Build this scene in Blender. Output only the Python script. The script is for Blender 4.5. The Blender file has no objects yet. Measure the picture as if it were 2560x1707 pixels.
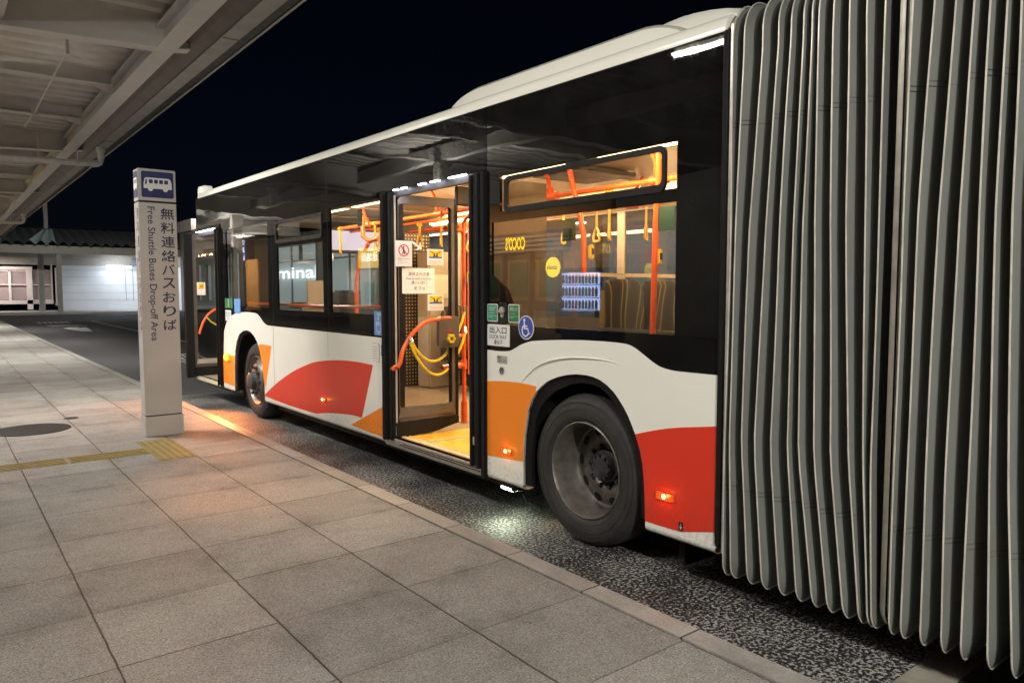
import bpy, bmesh, math, random
from mathutils import Vector, Matrix
R = math.radians
random.seed(7)
scene = bpy.context.scene
C = scene.collection

# ------------------------------------------------------------------ camera, sky, exposure
cam_d = bpy.data.cameras.new("camera"); cam = bpy.data.objects.new("camera", cam_d); C.objects.link(cam)
cam.location = (-3.10, 0.0, 1.59)
cam.rotation_euler = (R(90 - 3.91), 0, R(-38.05))
cam_d.sensor_width = 36; cam_d.lens = 25.93; cam_d.clip_end = 600; cam_d.clip_start = 0.05
scene.camera = cam
w = bpy.data.worlds.new("World"); scene.world = w; w.use_nodes = True
wn = w.node_tree.nodes; wl = w.node_tree.links
sky = wn.new("ShaderNodeTexSky"); sky.sky_type = 'NISHITA'; sky.sun_disc = False
sky.sun_elevation = R(12); sky.sun_rotation = R(200)
tint = wn.new("ShaderNodeMixRGB"); tint.blend_type = 'MULTIPLY'; tint.inputs[0].default_value = 1
tint.inputs[2].default_value = (0.35, 0.5, 1, 1)
wl.new(sky.outputs[0], tint.inputs[1]); wl.new(tint.outputs[0], wn["Background"].inputs[0])
wn["Background"].inputs[1].default_value = 0.0007
scene.view_settings.view_transform = 'Standard'; scene.view_settings.look = 'None'
scene.view_settings.exposure = 0.1; scene.view_settings.gamma = 1
scene.render.engine = 'CYCLES'
scene.cycles.use_denoising = True
scene.cycles.sample_clamp_indirect = 4
scene.cycles.max_bounces = 10; scene.cycles.transparent_max_bounces = 24
scene.cycles.caustics_reflective = False; scene.cycles.caustics_refractive = False

# ------------------------------------------------------------------ materials
class NT:
    def __init__(s, name):
        s.m = bpy.data.materials.new(name); s.m.use_nodes = True
        s.n = s.m.node_tree.nodes; s.l = s.m.node_tree.links; s.p = s.n["Principled BSDF"]
    def add(s, t, **k):
        x = s.n.new(t)
        for a, b in k.items(): setattr(x, a, b)
        return x
    def link(s, a, b): s.l.new(a, b)
    def coord(s):
        return s.add("ShaderNodeNewGeometry").outputs["Position"]
    def noise(s, scale, detail=4, rough=.6, vec=None, dim='3D'):
        x = s.add("ShaderNodeTexNoise"); x.inputs["Scale"].default_value = scale
        x.inputs["Detail"].default_value = detail; x.inputs["Roughness"].default_value = rough
        s.link(vec if vec is not None else s.coord(), x.inputs["Vector"]); return x.outputs["Fac"]
    def ramp(s, fac, stops, interp='LINEAR'):
        x = s.add("ShaderNodeValToRGB"); e = x.color_ramp; e.interpolation = interp
        while len(e.elements) < len(stops): e.elements.new(0.5)
        for el, (p, c) in zip(e.elements, stops):
            el.position = p; el.color = (c, c, c, 1) if isinstance(c, (int, float)) else (*c, 1)
        s.link(fac, x.inputs[0]); return x.outputs["Color"]
    def mixc(s, f, a, b, mode='MIX'):
        x = s.add("ShaderNodeMixRGB", blend_type=mode)
        for v, i in ((f, x.inputs[0]), (a, x.inputs[1]), (b, x.inputs[2])):
            if hasattr(v, 'is_output'): s.link(v, i)
            elif isinstance(v, (int, float)): i.default_value = v if i.name == 'Fac' or i.type == 'VALUE' else (v, v, v, 1)
            else: i.default_value = (*v, 1)
        return x.outputs[0]
    def math(s, op, a, b=0., c=None):
        x = s.add("ShaderNodeMath", operation=op)
        for v, i in ((a, x.inputs[0]), (b, x.inputs[1]), (c, x.inputs[2])):
            if v is None: continue
            if hasattr(v, 'is_output'): s.link(v, i)
            else: i.default_value = v
        return x.outputs[0]
    def bump(s, h, strength=.3, dist=.01):
        x = s.add("ShaderNodeBump"); x.inputs["Strength"].default_value = strength
        x.inputs["Distance"].default_value = dist; s.link(h, x.inputs["Height"])
        s.link(x.outputs[0], s.p.inputs["Normal"]); return x

def mat(name, col, rough=.5, metal=0., var=.12, nscale=6, bump=0., bscale=60, bdist=.003, spec=.5, coat=0., rvar=.1):
    t = NT(name)
    n = t.noise(nscale, 5)
    lo = tuple(c * (1 - var) for c in col); hi = tuple(min(1, c * (1 + var)) for c in col)
    t.link(t.ramp(n, [(.3, lo), (.7, hi)]), t.p.inputs["Base Color"])
    t.link(t.ramp(t.noise(nscale * 2.3, 4), [(.3, max(0, rough - rvar)), (.7, min(1, rough + rvar))]), t.p.inputs["Roughness"])
    t.p.inputs["Metallic"].default_value = metal
    t.p.inputs["Specular IOR Level"].default_value = spec
    t.p.inputs["Coat Weight"].default_value = coat; t.p.inputs["Coat Roughness"].default_value = .05
    if bump: t.bump(t.noise(bscale, 3), bump, bdist)
    return t.m

def emis(name, col, strength, var=0.06, nscale=12):
    t = NT(name)
    n = t.noise(nscale, 3)
    t.link(t.ramp(n, [(.3, tuple(c * (1 - var) for c in col)), (.7, col)]), t.p.inputs["Emission Color"])
    t.p.inputs["Emission Strength"].default_value = strength
    t.p.inputs["Base Color"].default_value = (*col, 1); t.p.inputs["Roughness"].default_value = .5
    return t.m

def dirty_paint(name, col, rough=.22, coat=.3, grime=.25):
    # painted panel: faint road film in streaks, light orange peel
    t = NT(name); pos = t.coord()
    mp = t.add("ShaderNodeMapping"); mp.inputs["Scale"].default_value = (6, 6, .8); t.link(pos, mp.inputs[0])
    streak = t.noise(2.2, 6, .65, mp.outputs[0]); cl = t.noise(3.1, 5)
    f = t.math('MULTIPLY', t.math('MULTIPLY', streak, cl), grime * 2.2)
    c = t.mixc(f, col, (.22, .2, .17))
    # road spray thrown up on the lowest part of the panels
    sp_ = t.add("ShaderNodeSeparateXYZ"); t.link(pos, sp_.inputs[0]); lo = t.ramp(sp_.outputs[2], [(.27, .55), (.62, .0)])
    sn = t.ramp(t.noise(38, 5, .75), [(.42, 0.), (.66, 1.)]); mpl = t.add("ShaderNodeMapping"); mpl.inputs["Scale"].default_value = (1, 1.2, 5); t.link(pos, mpl.inputs[0])
    c = t.mixc(t.math('MULTIPLY', t.math('MULTIPLY', lo, sn), t.ramp(t.noise(2.4, 4, .6, mpl.outputs[0]), [(.35, .15), (.65, 1.)])), c, (.10, .088, .07))
    t.link(c, t.p.inputs["Base Color"])
    t.link(t.ramp(cl, [(.3, rough), (.7, rough + .03)]), t.p.inputs["Roughness"])
    t.p.inputs["Coat Weight"].default_value = coat; t.p.inputs["Coat Roughness"].default_value = .08
    t.bump(t.noise(1.3, 1), .12, .01)
    return t.m

def glass_mat(name, tintc, ior, wav=.10):
    t = NT(name); t.n.remove(t.p)
    tr = t.add("ShaderNodeBsdfTransparent"); tr.inputs[0].default_value = (*tintc, 1)
    gl = t.add("ShaderNodeBsdfGlossy"); gl.inputs["Roughness"].default_value = .0
    f0 = ((ior-1)/(ior+1))**2; lw = t.add("ShaderNodeLayerWeight"); lw.inputs[0].default_value = .5
    fac = t.math('ADD', t.math('MULTIPLY', t.math('POWER', lw.outputs["Facing"], 5.), 1-f0), f0)
    bp = t.add("ShaderNodeBump"); bp.inputs["Strength"].default_value = wav; bp.inputs["Distance"].default_value = .012
    t.link(t.noise(1.1, 2, .4), bp.inputs["Height"]); t.link(bp.outputs[0], gl.inputs["Normal"])
    mx = t.add("ShaderNodeMixShader"); t.link(fac, mx.inputs[0]); t.link(tr.outputs[0], mx.inputs[1]); t.link(gl.outputs[0], mx.inputs[2])
    t.link(mx.outputs[0], t.n["Material Output"].inputs[0])
    return t.m

M = {}
# bus
M['white'] = dirty_paint('bus_white_paint', (.82, .82, .74), .22, .4, .03)
M['orange'] = dirty_paint('livery_orange', (.86, .235, .008), .38, .08, .02)
M['red'] = dirty_paint('livery_red', (.66, .030, .010), .38, .08, .02)
def black_gloss(nm='black_side_glazing', wv=.12, ior=1.33):
    t = NT(nm); n = t.noise(5, 6)
    t.link(t.ramp(n, [(.3, .003), (.75, .009)]), t.p.inputs["Base Color"])
    sm = t.noise(14, 6, .7)
    t.link(t.ramp(sm, [(.45, .01), (.8, .06)]), t.p.inputs["Roughness"])
    t.p.inputs["IOR"].default_value = ior
    mp = t.add("ShaderNodeMapping"); mp.inputs["Scale"].default_value = (1, .55, 1.5); t.link(t.coord(), mp.inputs[0])
    t.bump(t.noise(1.35, 2.2, .45, mp.outputs[0]), wv, .03)
    return t.m
M['black'] = black_gloss(); M['black_wavy'] = black_gloss('wavy_side_glazing', .10, 1.14)
M['rubber'] = mat('black_rubber', (.007, .007, .007), .6, var=.3, nscale=20, bump=.2, spec=.22)
M['dark_plastic'] = mat('dark_plastic', (.009, .009, .010), .5, var=.25, bump=.15, spec=.25)
M['door_frame'] = mat('door_frame_grey', (.12, .105, .09), .38, var=.12, nscale=9, bump=.1, bscale=200)
M['door_glass'] = glass_mat('door_glass', (.66, .64, .60), 1.5)
M['pane'] = glass_mat('tinted_window_glass', (.62, .62, .60), 1.85, .045)
M['vent_pane'] = glass_mat('vent_window_glass', (.80, .79, .76), 1.6, .04)
M['pole'] = mat('orange_handrail', (.78, .12, .02), .35, var=.08, nscale=20, coat=.3)
M['yellow'] = mat('yellow_handle', (.78, .50, .06), .4, var=.08)
M['yellow_hose'] = mat('yellow_hose', (.80, .58, .03), .35, var=.08)
M['bus_floor'] = mat('bus_floor_vinyl', (.24, .20, .155), .45, var=.2, nscale=30, bump=.2, bscale=300)
M['floor_yellow'] = mat('yellow_floor_panel', (.75, .42, .03), .5, var=.15, nscale=14, bump=.3, bscale=300)
M['strip_beige'] = mat('beige_floor_strip', (.6, .52, .36), .5, var=.15, nscale=20)
M['alu'] = mat('aluminium', (.50, .48, .45), .38, 0.7, var=.15, nscale=18)
M['ceiling'] = mat('bus_ceiling_panel', (.62, .52, .38), .4, var=.12, nscale=4)
M['interior_grey'] = mat('interior_grey_panel', (.42, .38, .32), .5, var=.12, nscale=5)
M['interior_dark'] = mat('interior_dark_panel', (.05, .048, .045), .5, var=.2, nscale=5)
M['strip_light'] = emis('warm_strip_light', (1.0, .66, .30), 22)
M['led_cool'] = emis('cool_door_led', (.75, .8, 1.0), 16)
M['led_floor'] = emis('entrance_lamp_led', (.85, 1.0, .70), 40)
M['amber_lamp'] = emis('amber_lamp_glow', (1.0, .30, .015), 14)
M['amber_core'] = emis('amber_bulb', (1.0, .52, .12), 40)
M['amber_lens'] = mat('amber_lens', (.75, .12, .01), .25, var=.1, coat=.5)
M['turn_lamp'] = emis('turn_signal_bulb', (1.0, .24, .018), 8)
M['turn_lens'] = emis('turn_signal_lens', (1.0, .17, .004), 2.2)
M['paper'] = mat('white_paper', (.78, .74, .66), .6, var=.05, nscale=20)
M['sticker_white'] = mat('white_sticker', (.72, .73, .70), .4, var=.05, nscale=25)
M['ink'] = mat('black_ink', (.02, .02, .025), .5, var=.2)
M['red_ink'] = mat('red_ink', (.55, .02, .03), .45, var=.1)
M['yellow_ink'] = mat('yellow_ink', (.80, .52, .01), .45, var=.08)
M['blue_ink'] = mat('blue_ink', (.04, .12, .42), .45, var=.1)
M['green_teal'] = mat('teal_green_sticker', (.02, .26, .14), .4, var=.1)
M['green_dark'] = mat('dark_green_sticker', (.015, .17, .05), .4, var=.1)
M['notice_green'] = mat('dim_green_card', (.012, .05, .035), .5, var=.15)
M['access_blue'] = mat('access_symbol_blue', (.035, .065, .36), .35, var=.08)
M['light_blue'] = mat('light_blue_sticker', (.12, .27, .58), .4, var=.1)
M['silver_sticker'] = mat('silver_sticker', (.42, .41, .38), .4, .2, var=.15, nscale=30)
M['chrome'] = mat('chrome_badge', (.6, .6, .6), .15, 1., var=.1)
M['tyre'] = mat('tyre_rubber', (.022, .021, .020), .72, var=.35, nscale=9, bump=.4, bscale=45, bdist=.002)
M['rim'] = mat('dusty_steel_rim', (.145, .132, .115), .45, .45, var=.35, nscale=12, bump=.15)
M['hub'] = mat('greasy_hub', (.055, .055, .06), .5, .3, var=.5, nscale=18, bump=.5, bscale=50)
M['hole'] = mat('hand_hole_shade', (.004, .004, .004), .8, var=.1)  # flat black discs on the rim; the openings' shade is in the colour
def bellows_m():
    t = NT('bellows_fabric'); pos = t.coord()
    mp = t.add("ShaderNodeMapping"); mp.inputs["Scale"].default_value = (3, 12, .7); t.link(pos, mp.inputs[0])
    n = t.noise(2, 6, .65, mp.outputs[0]); g = t.noise(6, 5)
    c = t.mixc(n, (.092, .100, .092), (.138, .148, .135)); c = t.mixc(t.ramp(g, [(.5, 0.), (.8, .5)]), c, (.11, .10, .085))
    t.link(c, t.p.inputs["Base Color"]); t.p.inputs["Roughness"].default_value = .62
    t.bump(t.noise(260, 3), .35, .002); return t.m
M['bellows'] = bellows_m()
M['piping'] = mat('bellows_edge_profile', (.54, .515, .45), .38, .25, var=.25, nscale=7)
M['seam'] = mat('bellows_seam', (.06, .06, .055), .7, var=.2)
def seat_fabric():
    t = NT('seat_fabric'); tc = t.add("ShaderNodeTexCoord").outputs["Object"]
    wv = t.add("ShaderNodeTexWave", wave_type='BANDS', bands_direction='X'); wv.inputs["Scale"].default_value = 1.5
    wv.inputs["Distortion"].default_value = 5; wv.inputs["Detail"].default_value = 1; wv.inputs["Detail Scale"].default_value = .9
    t.link(tc, wv.inputs[0])
    c = t.ramp(wv.outputs["Fac"], [(.0, (.02, .022, .022)), (.72, (.03, .033, .032)), (.80, (.20, .155, .05)), (.88, (.16, .12, .045)), (.93, (.03, .033, .032))])
    t.link(c, t.p.inputs["Base Color"]); t.p.inputs["Roughness"].default_value = .9; t.bump(t.noise(400, 2), .4, .002); return t.m
M['seat'] = seat_fabric()
def dot_glass():
    t = NT('dotted_partition'); tc = t.coord()
    v = t.add("ShaderNodeTexVoronoi"); v.inputs["Scale"].default_value = 22; v.inputs["Randomness"].default_value = 0.
    t.link(tc, v.inputs[0])
    c = t.ramp(v.outputs["Distance"], [(.25, (.42, .36, .26)), (.32, (.018, .016, .014))])
    t.link(c, t.p.inputs["Base Color"]); t.p.inputs["Roughness"].default_value = .35; return t.m
M['dots'] = dot_glass()
# ground
def paver():
    t = NT('concrete_slab_paving'); pos = t.coord()
    sep = t.add("ShaderNodeSeparateXYZ"); t.link(pos, sep.inputs[0])
    wob = t.math('MULTIPLY', t.math('SUBTRACT', t.noise(9, 3), .5), .010)
    px, py = .628, .5955
    ux = t.math('DIVIDE', t.math('ADD', t.math('ADD', sep.outputs[0], .718 + px * 40), wob), px)
    uy = t.math('DIVIDE', t.math('ADD', t.math('ADD', sep.outputs[1], -3.085 + py * 60), wob), py)
    def dist(u):
        f = t.math('FRACT', u); return t.math('MINIMUM', f, t.math('SUBTRACT', 1., f))
    dx, dy = dist(ux), dist(uy)
    fx, fy = t.math('FLOOR', ux), t.math('FLOOR', uy)
    cx = t.add("ShaderNodeCombineXYZ"); t.link(fx, cx.inputs[0]); t.link(fy, cx.inputs[1])
    wnz = t.add("ShaderNodeTexWhiteNoise"); t.link(cx.outputs[0], wnz.inputs[0])
    cell = wnz.outputs["Value"]
    jx = t.ramp(dx, [(.001, 1.), (.0065, 0.)]); jyw = t.ramp(dy, [(.001, 1.), (.0065, 0.)])
    cy = t.add("ShaderNodeCombineXYZ"); t.link(t.math('FLOOR', t.math('ADD', uy, .5)), cy.inputs[1]); t.link(fx, cy.inputs[0])
    w2 = t.add("ShaderNodeTexWhiteNoise"); t.link(cy.outputs[0], w2.inputs[0])
    jy = t.math('MULTIPLY', jyw, t.ramp(w2.outputs["Value"], [(0., .35), (.6, 1.)]))
    joint = t.math('MAXIMUM', jx, jy)
    # fine washed aggregate
    ag = t.noise(125, 4, .8); ag2 = t.noise(60, 3, .7)
    base = t.ramp(ag, [(.34, (.075, .071, .064)), (.48, (.268, .258, .240)), (.66, (.51, .492, .460))])
    base = t.mixc(t.ramp(ag2, [(.3, .0), (.7, .4)]), base, (.165, .156, .140))
    tone = t.ramp(cell, [(0., .80), (1., 1.10)]); base = t.mixc(1., base, tone, 'MULTIPLY')
    # damp stains that gather at slab edges and run across slabs
    big = t.noise(.9, 5, .6); mid = t.noise(3.6, 5, .62)
    edge = t.ramp(t.math('MINIMUM', dx, dy), [(.0, .8), (.20, 0.)])
    st = t.math('MULTIPLY', t.math('ADD', edge, .5), t.ramp(t.math('MULTIPLY', t.math('ADD', big, mid), .5), [(.44, 0.), (.64, .7)]))
    base = t.mixc(st, base, t.mixc(1., base, (.58, .56, .53), 'MULTIPLY'))
    mpd = t.add("ShaderNodeMapping"); mpd.inputs["Scale"].default_value = (.35, 1.6, 1); t.link(pos, mpd.inputs[0])
    drag = t.ramp(t.noise(1.4, 4, .6, mpd.outputs[0]), [(.52, 0.), (.7, .35)])
    base = t.mixc(drag, base, t.mixc(1., base, (.6, .57, .55), 'MULTIPLY'))
    spots = t.ramp(t.noise(16, 2, .5), [(.735, 0.), (.77, .8)])
    base = t.mixc(spots, base, (.06, .055, .05))
    base = t.mixc(joint, base, (.030, .027, .022))
    t.link(base, t.p.inputs["Base Color"])
    t.link(t.ramp(big, [(.35, .52), (.65, .8)]), t.p.inputs["Roughness"])
    h = t.math('SUBTRACT', t.math('ADD', t.math('MULTIPLY', ag, .35), t.math('MULTIPLY', ag2, .25)), t.math('MULTIPLY', joint, 1.2))
    t.bump(h, 1., .008); return t.m
M['paver'] = paver()
def kerbm():
    t = NT('kerb_stone'); pos = t.coord(); sep = t.add("ShaderNodeSeparateXYZ"); t.link(pos, sep.inputs[0])
    uy = t.math('DIVIDE', t.math('ADD', sep.outputs[1], -3.12 + .602 * 60), .602)
    f = t.math('FRACT', uy); d = t.math('MINIMUM', f, t.math('SUBTRACT', 1., f)); j = t.ramp(d, [(.004, 1.), (.010, 0.)])
    wnz = t.add("ShaderNodeTexWhiteNoise", noise_dimensions='1D'); t.link(t.math('FLOOR', uy), wnz.inputs["W"])
    n = t.noise(5, 6, .65); n2 = t.noise(90, 3, .7)
    c = t.ramp(n, [(.3, (.19, .175, .155)), (.7, (.36, .335, .295))]); c = t.mixc(.25, c, t.ramp(n2, [(.3, .1), (.7, .5)]))
    c = t.mixc(1., c, t.ramp(wnz.outputs[0], [(0., .82), (1., 1.08)]), 'MULTIPLY')
    c = t.mixc(j, c, (.03, .027, .024)); t.link(c, t.p.inputs["Base Color"])
    t.link(t.ramp(n, [(.3, .35), (.7, .6)]), t.p.inputs["Roughness"])
    t.bump(t.math('SUBTRACT', t.math('MULTIPLY', n2, .3), j), .5, .004); return t.m
M['kerb'] = kerbm()
def speckle():
    t = NT('speckled_bay_asphalt'); pos = t.coord()
    a = t.noise(56, 4, .6); b = t.noise(1.5, 5, .6); fine = t.noise(160, 2, .6)
    blot = t.ramp(b, [(.40, .0), (.62, .075)])
    v = t.math('SUBTRACT', a, blot)
    c = t.ramp(v, [(.475, (.010, .010, .011)), (.53, (.27, .265, .25)), (.7, (.38, .37, .35))])
    c = t.mixc(t.ramp(fine, [(.55, 0.), (.8, .7)]), c, (.03, .03, .03))
    dirt = t.ramp(t.noise(2.3, 4), [(.58, 0.), (.72, .75)])
    c = t.mixc(dirt, c, (.022, .021, .020))
    t.link(c, t.p.inputs["Base Color"]); t.p.inputs["Roughness"].default_value = .62
    t.bump(a, .8, .008); return t.m
M['speckle'] = speckle()
def asphalt():
    t = NT('dark_asphalt'); a = t.noise(120, 3, .7); b = t.noise(.35, 5, .6)
    c = t.ramp(a, [(.35, (.014, .014, .016)), (.7, (.075, .075, .076))]); c = t.mixc(t.ramp(b, [(.4, 0.), (.65, .6)]), c, (.05, .05, .05))
    t.link(c, t.p.inputs["Base Color"]); t.p.inputs["Roughness"].default_value = .7; t.bump(a, .6, .006); return t.m
M['asphalt'] = asphalt()
M['road_white'] = mat('worn_road_paint', (.48, .48, .46), .6, var=.35, nscale=14, bump=.2)
M['concrete'] = mat('concrete_edging', (.20, .19, .155), .75, var=.3, nscale=6, bump=.5, bscale=90)
M['pale_concrete'] = mat('pale_concrete', (.42, .42, .41), .7, var=.2, nscale=1.5, bump=.3)
M['iron'] = mat('cast_iron', (.022, .020, .019), .5, .3, var=.4, nscale=25, bump=.8, bscale=70, bdist=.006)
M['tactile'] = mat('tactile_yellow', (.235, .175, .055), .6, var=.18, nscale=8, bump=.4, bscale=160)
# canopy and buildings
M['canopy_steel'] = mat('canopy_painted_steel', (.66, .64, .60), .5, var=.08, nscale=3, bump=.1)
M['canopy_deck'] = mat('canopy_roof_deck', (.62, .59, .54), .55, var=.16, nscale=2, bump=.1)
M['gutter'] = mat('canopy_gutter', (.16, .135, .115), .5, var=.18, nscale=3)
M['gutter_lip'] = mat('gutter_lip', (.30, .29, .26), .5, var=.15, nscale=4)
M['dark_steel'] = mat('dark_steel_trim', (.03, .03, .03), .6, var=.2)
M['pipe'] = mat('pvc_pipe', (.72, .71, .68), .45, var=.12, nscale=10)
M['galv'] = mat('galvanised_tube', (.62, .59, .54), .4, .3, var=.12)
M['pillar_panel'] = mat('sign_pillar_panel', (.50, .475, .445), .42, .15, var=.06, nscale=2.5, bump=.06, bscale=30)
M['navy'] = mat('sign_navy', (.018, .026, .115), .4, var=.08)
M['navy_text'] = mat('sign_lettering', (.020, .015, .055), .45, var=.1)
M['sign_white'] = mat('sign_white', (.78, .77, .74), .4, var=.04)
M['wall_white'] = mat('white_wall_panel', (.62, .66, .70), .5, var=.08, nscale=.6)
M['frame_pink'] = mat('warm_white_frame', (.70, .64, .60), .5, var=.08)
M['screen_pane'] = mat('frosted_panel', (.36, .30, .30), .5, var=.1, nscale=.8)
M['roof_sheet'] = mat('corrugated_roof_sheet', (.16, .17, .18), .6, .0, var=.15, nscale=.5)
M['skylight'] = mat('pale_roof_sheet', (.45, .58, .58), .4, var=.15, nscale=.8)
M['beam_dark'] = mat('painted_beam', (.36, .34, .30), .5, var=.12)
M['lamp_tube'] = emis('canopy_lamp_tube', (1.0, .92, .80), 12)
M['far_lamp'] = emis('wall_lamp_tube', (.88, .94, 1.0), 14)
M['shop_wall'] = mat('shop_orange_wall', (.62, .34, .12), .6, var=.15, nscale=2)
M['shop_brown'] = mat('shop_brown_slats', (.09, .045, .03), .6, var=.2)
M['shop_cream'] = mat('shop_cream', (.6, .52, .42), .6, var=.15)
M['shop_green'] = mat('painted_foliage', (.05, .11, .04), .6, var=.6, nscale=6)
M['yellow_sign'] = emis('yellow_sign_glow', (1.0, .68, .02), 11)
M['white_sign'] = emis('white_sign_glow', (.9, .95, 1.0), 4)
M['board_white'] = emis('board_character_glow', (1., 1., .95), 7)
M['lit_front'] = emis('lit_terminal_glazing', (.55, .68, .70), .9)
M['dull_yellow'] = emis('lit_yellow_board', (.80, .50, .05), 3.6)
M['screen_glow'] = emis('screen_characters', (.72, .70, 1.0), 7)
M['vend_glow'] = emis('vending_display_glow', (.42, .55, 1.0), 10)
M['board_glow'] = emis('notice_screen', (.55, .60, .85), 1.1)
M['bottle_green'] = mat('bottle_green', (.12, .3, .12), .3, var=.5, nscale=30)
M['bottle_dark'] = mat('bottle_dark', (.04, .06, .14), .3, var=.5, nscale=30)
M['blue_body'] = mat('vending_blue_body', (.04, .09, .35), .4, var=.1)

# ------------------------------------------------------------------ mesh helpers
class MB:
    def __init__(s): s.b = bmesh.new()
    def box(s, x0, x1, y0, y1, z0, z1):
        v = [s.b.verts.new(p) for p in ((x0,y0,z0),(x1,y0,z0),(x1,y1,z0),(x0,y1,z0),(x0,y0,z1),(x1,y0,z1),(x1,y1,z1),(x0,y1,z1))]
        for f in ((3,2,1,0),(4,5,6,7),(0,1,5,4),(1,2,6,5),(2,3,7,6),(3,0,4,7)): s.b.faces.new([v[i] for i in f])
        return s
    def quad(s, *p):
        s.b.faces.new([s.b.verts.new(q) for q in p]); return s
    def tube(s, pts, r, n=10, cap=True, sx=1., sy=1.):
        pts = [Vector(p) for p in pts]; rings = []; up = None
        for i, p in enumerate(pts):
            d = (pts[min(i+1, len(pts)-1)] - pts[max(i-1, 0)]).normalized()
            if up is None:
                up = Vector((0,0,1)) if abs(d.z) < .9 else Vector((0,1,0))
            a = d.cross(up)
            a = a.normalized() if a.length > 1e-4 else d.orthogonal().normalized()
            b = a.cross(d).normalized(); up = b
            rr = r[i] if isinstance(r, (list, tuple)) else r
            rings.append([s.b.verts.new(p + (a*math.cos(t)*sx + b*math.sin(t)*sy)*rr) for t in [2*math.pi*k/n for k in range(n)]])
        for A, B in zip(rings, rings[1:]):
            for k in range(n): s.b.faces.new((A[k], A[(k+1)%n], B[(k+1)%n], B[k]))
        if cap:
            s.b.faces.new(list(reversed(rings[0]))); s.b.faces.new(rings[-1])
        return s
    def lathe_x(s, prof, cy, cz, n=64, a0=0, a1=2*math.pi):      # prof: (x, r) about an axis along X
        rings = []; full = abs(a1-a0-2*math.pi) < 1e-6; m = n if full else n+1
        for x, r in prof:
            rings.append([s.b.verts.new((x, cy + r*math.cos(a0+(a1-a0)*k/n), cz + r*math.sin(a0+(a1-a0)*k/n))) for k in range(m)])
        for A, B in zip(rings, rings[1:]):
            for k in range(n): s.b.faces.new((A[k], B[k], B[(k+1)%m], A[(k+1)%m]))
        return s
    def loft(s, rows, close=False):
        vs = [[s.b.verts.new(p) for p in r] for r in rows]
        for A, B in zip(vs, vs[1:]):
            for k in range(len(A)-1): s.b.faces.new((A[k], A[k+1], B[k+1], B[k]))
        return s
    def poly(s, outer, holes, w0, w1, mp):
        loops = [outer] + list(holes)
        tb = bmesh.new(); vi = {}; k0 = 0
        for L in loops:
            vv = [tb.verts.new((p[0], p[1], 0)) for p in L]
            for v in vv: vi[v] = k0; k0 += 1
            for i_ in range(len(vv)):
                try: tb.edges.new((vv[i_], vv[(i_+1) % len(vv)]))
                except ValueError: pass
        bmesh.ops.triangle_fill(tb, use_beauty=False, use_dissolve=False, edges=tb.edges[:], normal=(0, 0, 1))
        tris = [[vi[v] for v in f.verts] for f in tb.faces if all(v in vi for v in f.verts)]
        tb.free()
        flat = [p for L in loops for p in L]
        va = [s.b.verts.new(mp(p[0], p[1], w0)) for p in flat]
        vb = [s.b.verts.new(mp(p[0], p[1], w1)) for p in flat]
        for t in tris:
            try: s.b.faces.new([va[i] for i in t]); s.b.faces.new([vb[i] for i in reversed(t)])
            except ValueError: pass
        o = 0
        for L in loops:
            n = len(L)
            for k in range(n):
                a, b = o+k, o+(k+1) % n
                try: s.b.faces.new((va[a], va[b], vb[b], vb[a]))
                except ValueError: pass
            o += n
        return s
    def build(s, name, m, parent=None, smooth=True, bevel=0., ang=35):
        b = s.b
        bmesh.ops.remove_doubles(b, verts=b.verts, dist=1e-5)
        bmesh.ops.recalc_face_normals(b, faces=b.faces)
        if bevel:
            ed = [e for e in b.edges if len(e.link_faces) == 2 and e.calc_face_angle(0) > R(40)]
            bmesh.ops.bevel(b, geom=ed, offset=bevel, segments=2, affect='EDGES', clamp_overlap=True)
        if smooth:
            for f in b.faces: f.smooth = True
            for e in b.edges: e.smooth = len(e.link_faces) == 2 and e.calc_face_angle(0) < R(ang)
        me = bpy.data.meshes.new(name); b.to_mesh(me); b.free()
        me.materials.append(m); o = bpy.data.objects.new(name, me); C.objects.link(o)
        if parent is not None: o.parent = parent; o.matrix_parent_inverse = parent.matrix_world.inverted() if False else Matrix()
        return o
def tag(o, label=None, cat=None, group=None, kind=None):
    if label: o['label'] = label
    if cat: o['category'] = cat
    if group: o['group'] = group
    if kind: o['kind'] = kind
    return o
def thing(name, label, cat, group=None):
    o = bpy.data.objects.new(name, None); C.objects.link(o); o.empty_display_size = .2
    return tag(o, label, cat, group)
# drawing frames: SIDE = bus side facing -X (u = -Y), REAR = faces that look towards -Y (u = +X), EAST = faces that look towards +X (u = +Y)
def frame(origin, u, v=(0,0,1)):
    u = Vector(u); v = Vector(v); n = u.cross(v); o = Vector(origin)
    f = lambda a, b, c: tuple(o + u*a + v*b + n*c)
    f.mat = Matrix(((u.x, v.x, n.x, o.x), (u.y, v.y, n.y, o.y), (u.z, v.z, n.z, o.z), (0,0,0,1)))
    return f
SIDE = frame((0,0,0), (0,-1,0))
def side(pts): return [(-y, z) for y, z in pts]
def rrect(u0, v0, u1, v1, r=.02, n=4):
    if u0 > u1: u0, u1 = u1, u0
    p = []
    for cx, cy, a in ((u1-r, v0+r, -90), (u1-r, v1-r, 0), (u0+r, v1-r, 90), (u0+r, v0+r, 180)):
        for k in range(n+1):
            t = R(a + 90*k/n); p.append((cx + r*math.cos(t), cy + r*math.sin(t)))
    return p
def circ(cx, cy, r, n=28, ry=None):
    return [(cx + r*math.cos(2*math.pi*k/n), cy + (ry or r)*math.sin(2*math.pi*k/n)) for k in range(n)]
def plate(name, m, parent, fr, outer, w0, w1, holes=(), smooth=False):
    return MB().poly(outer, holes, w0, w1, fr).build(name, m, parent, smooth)
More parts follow.
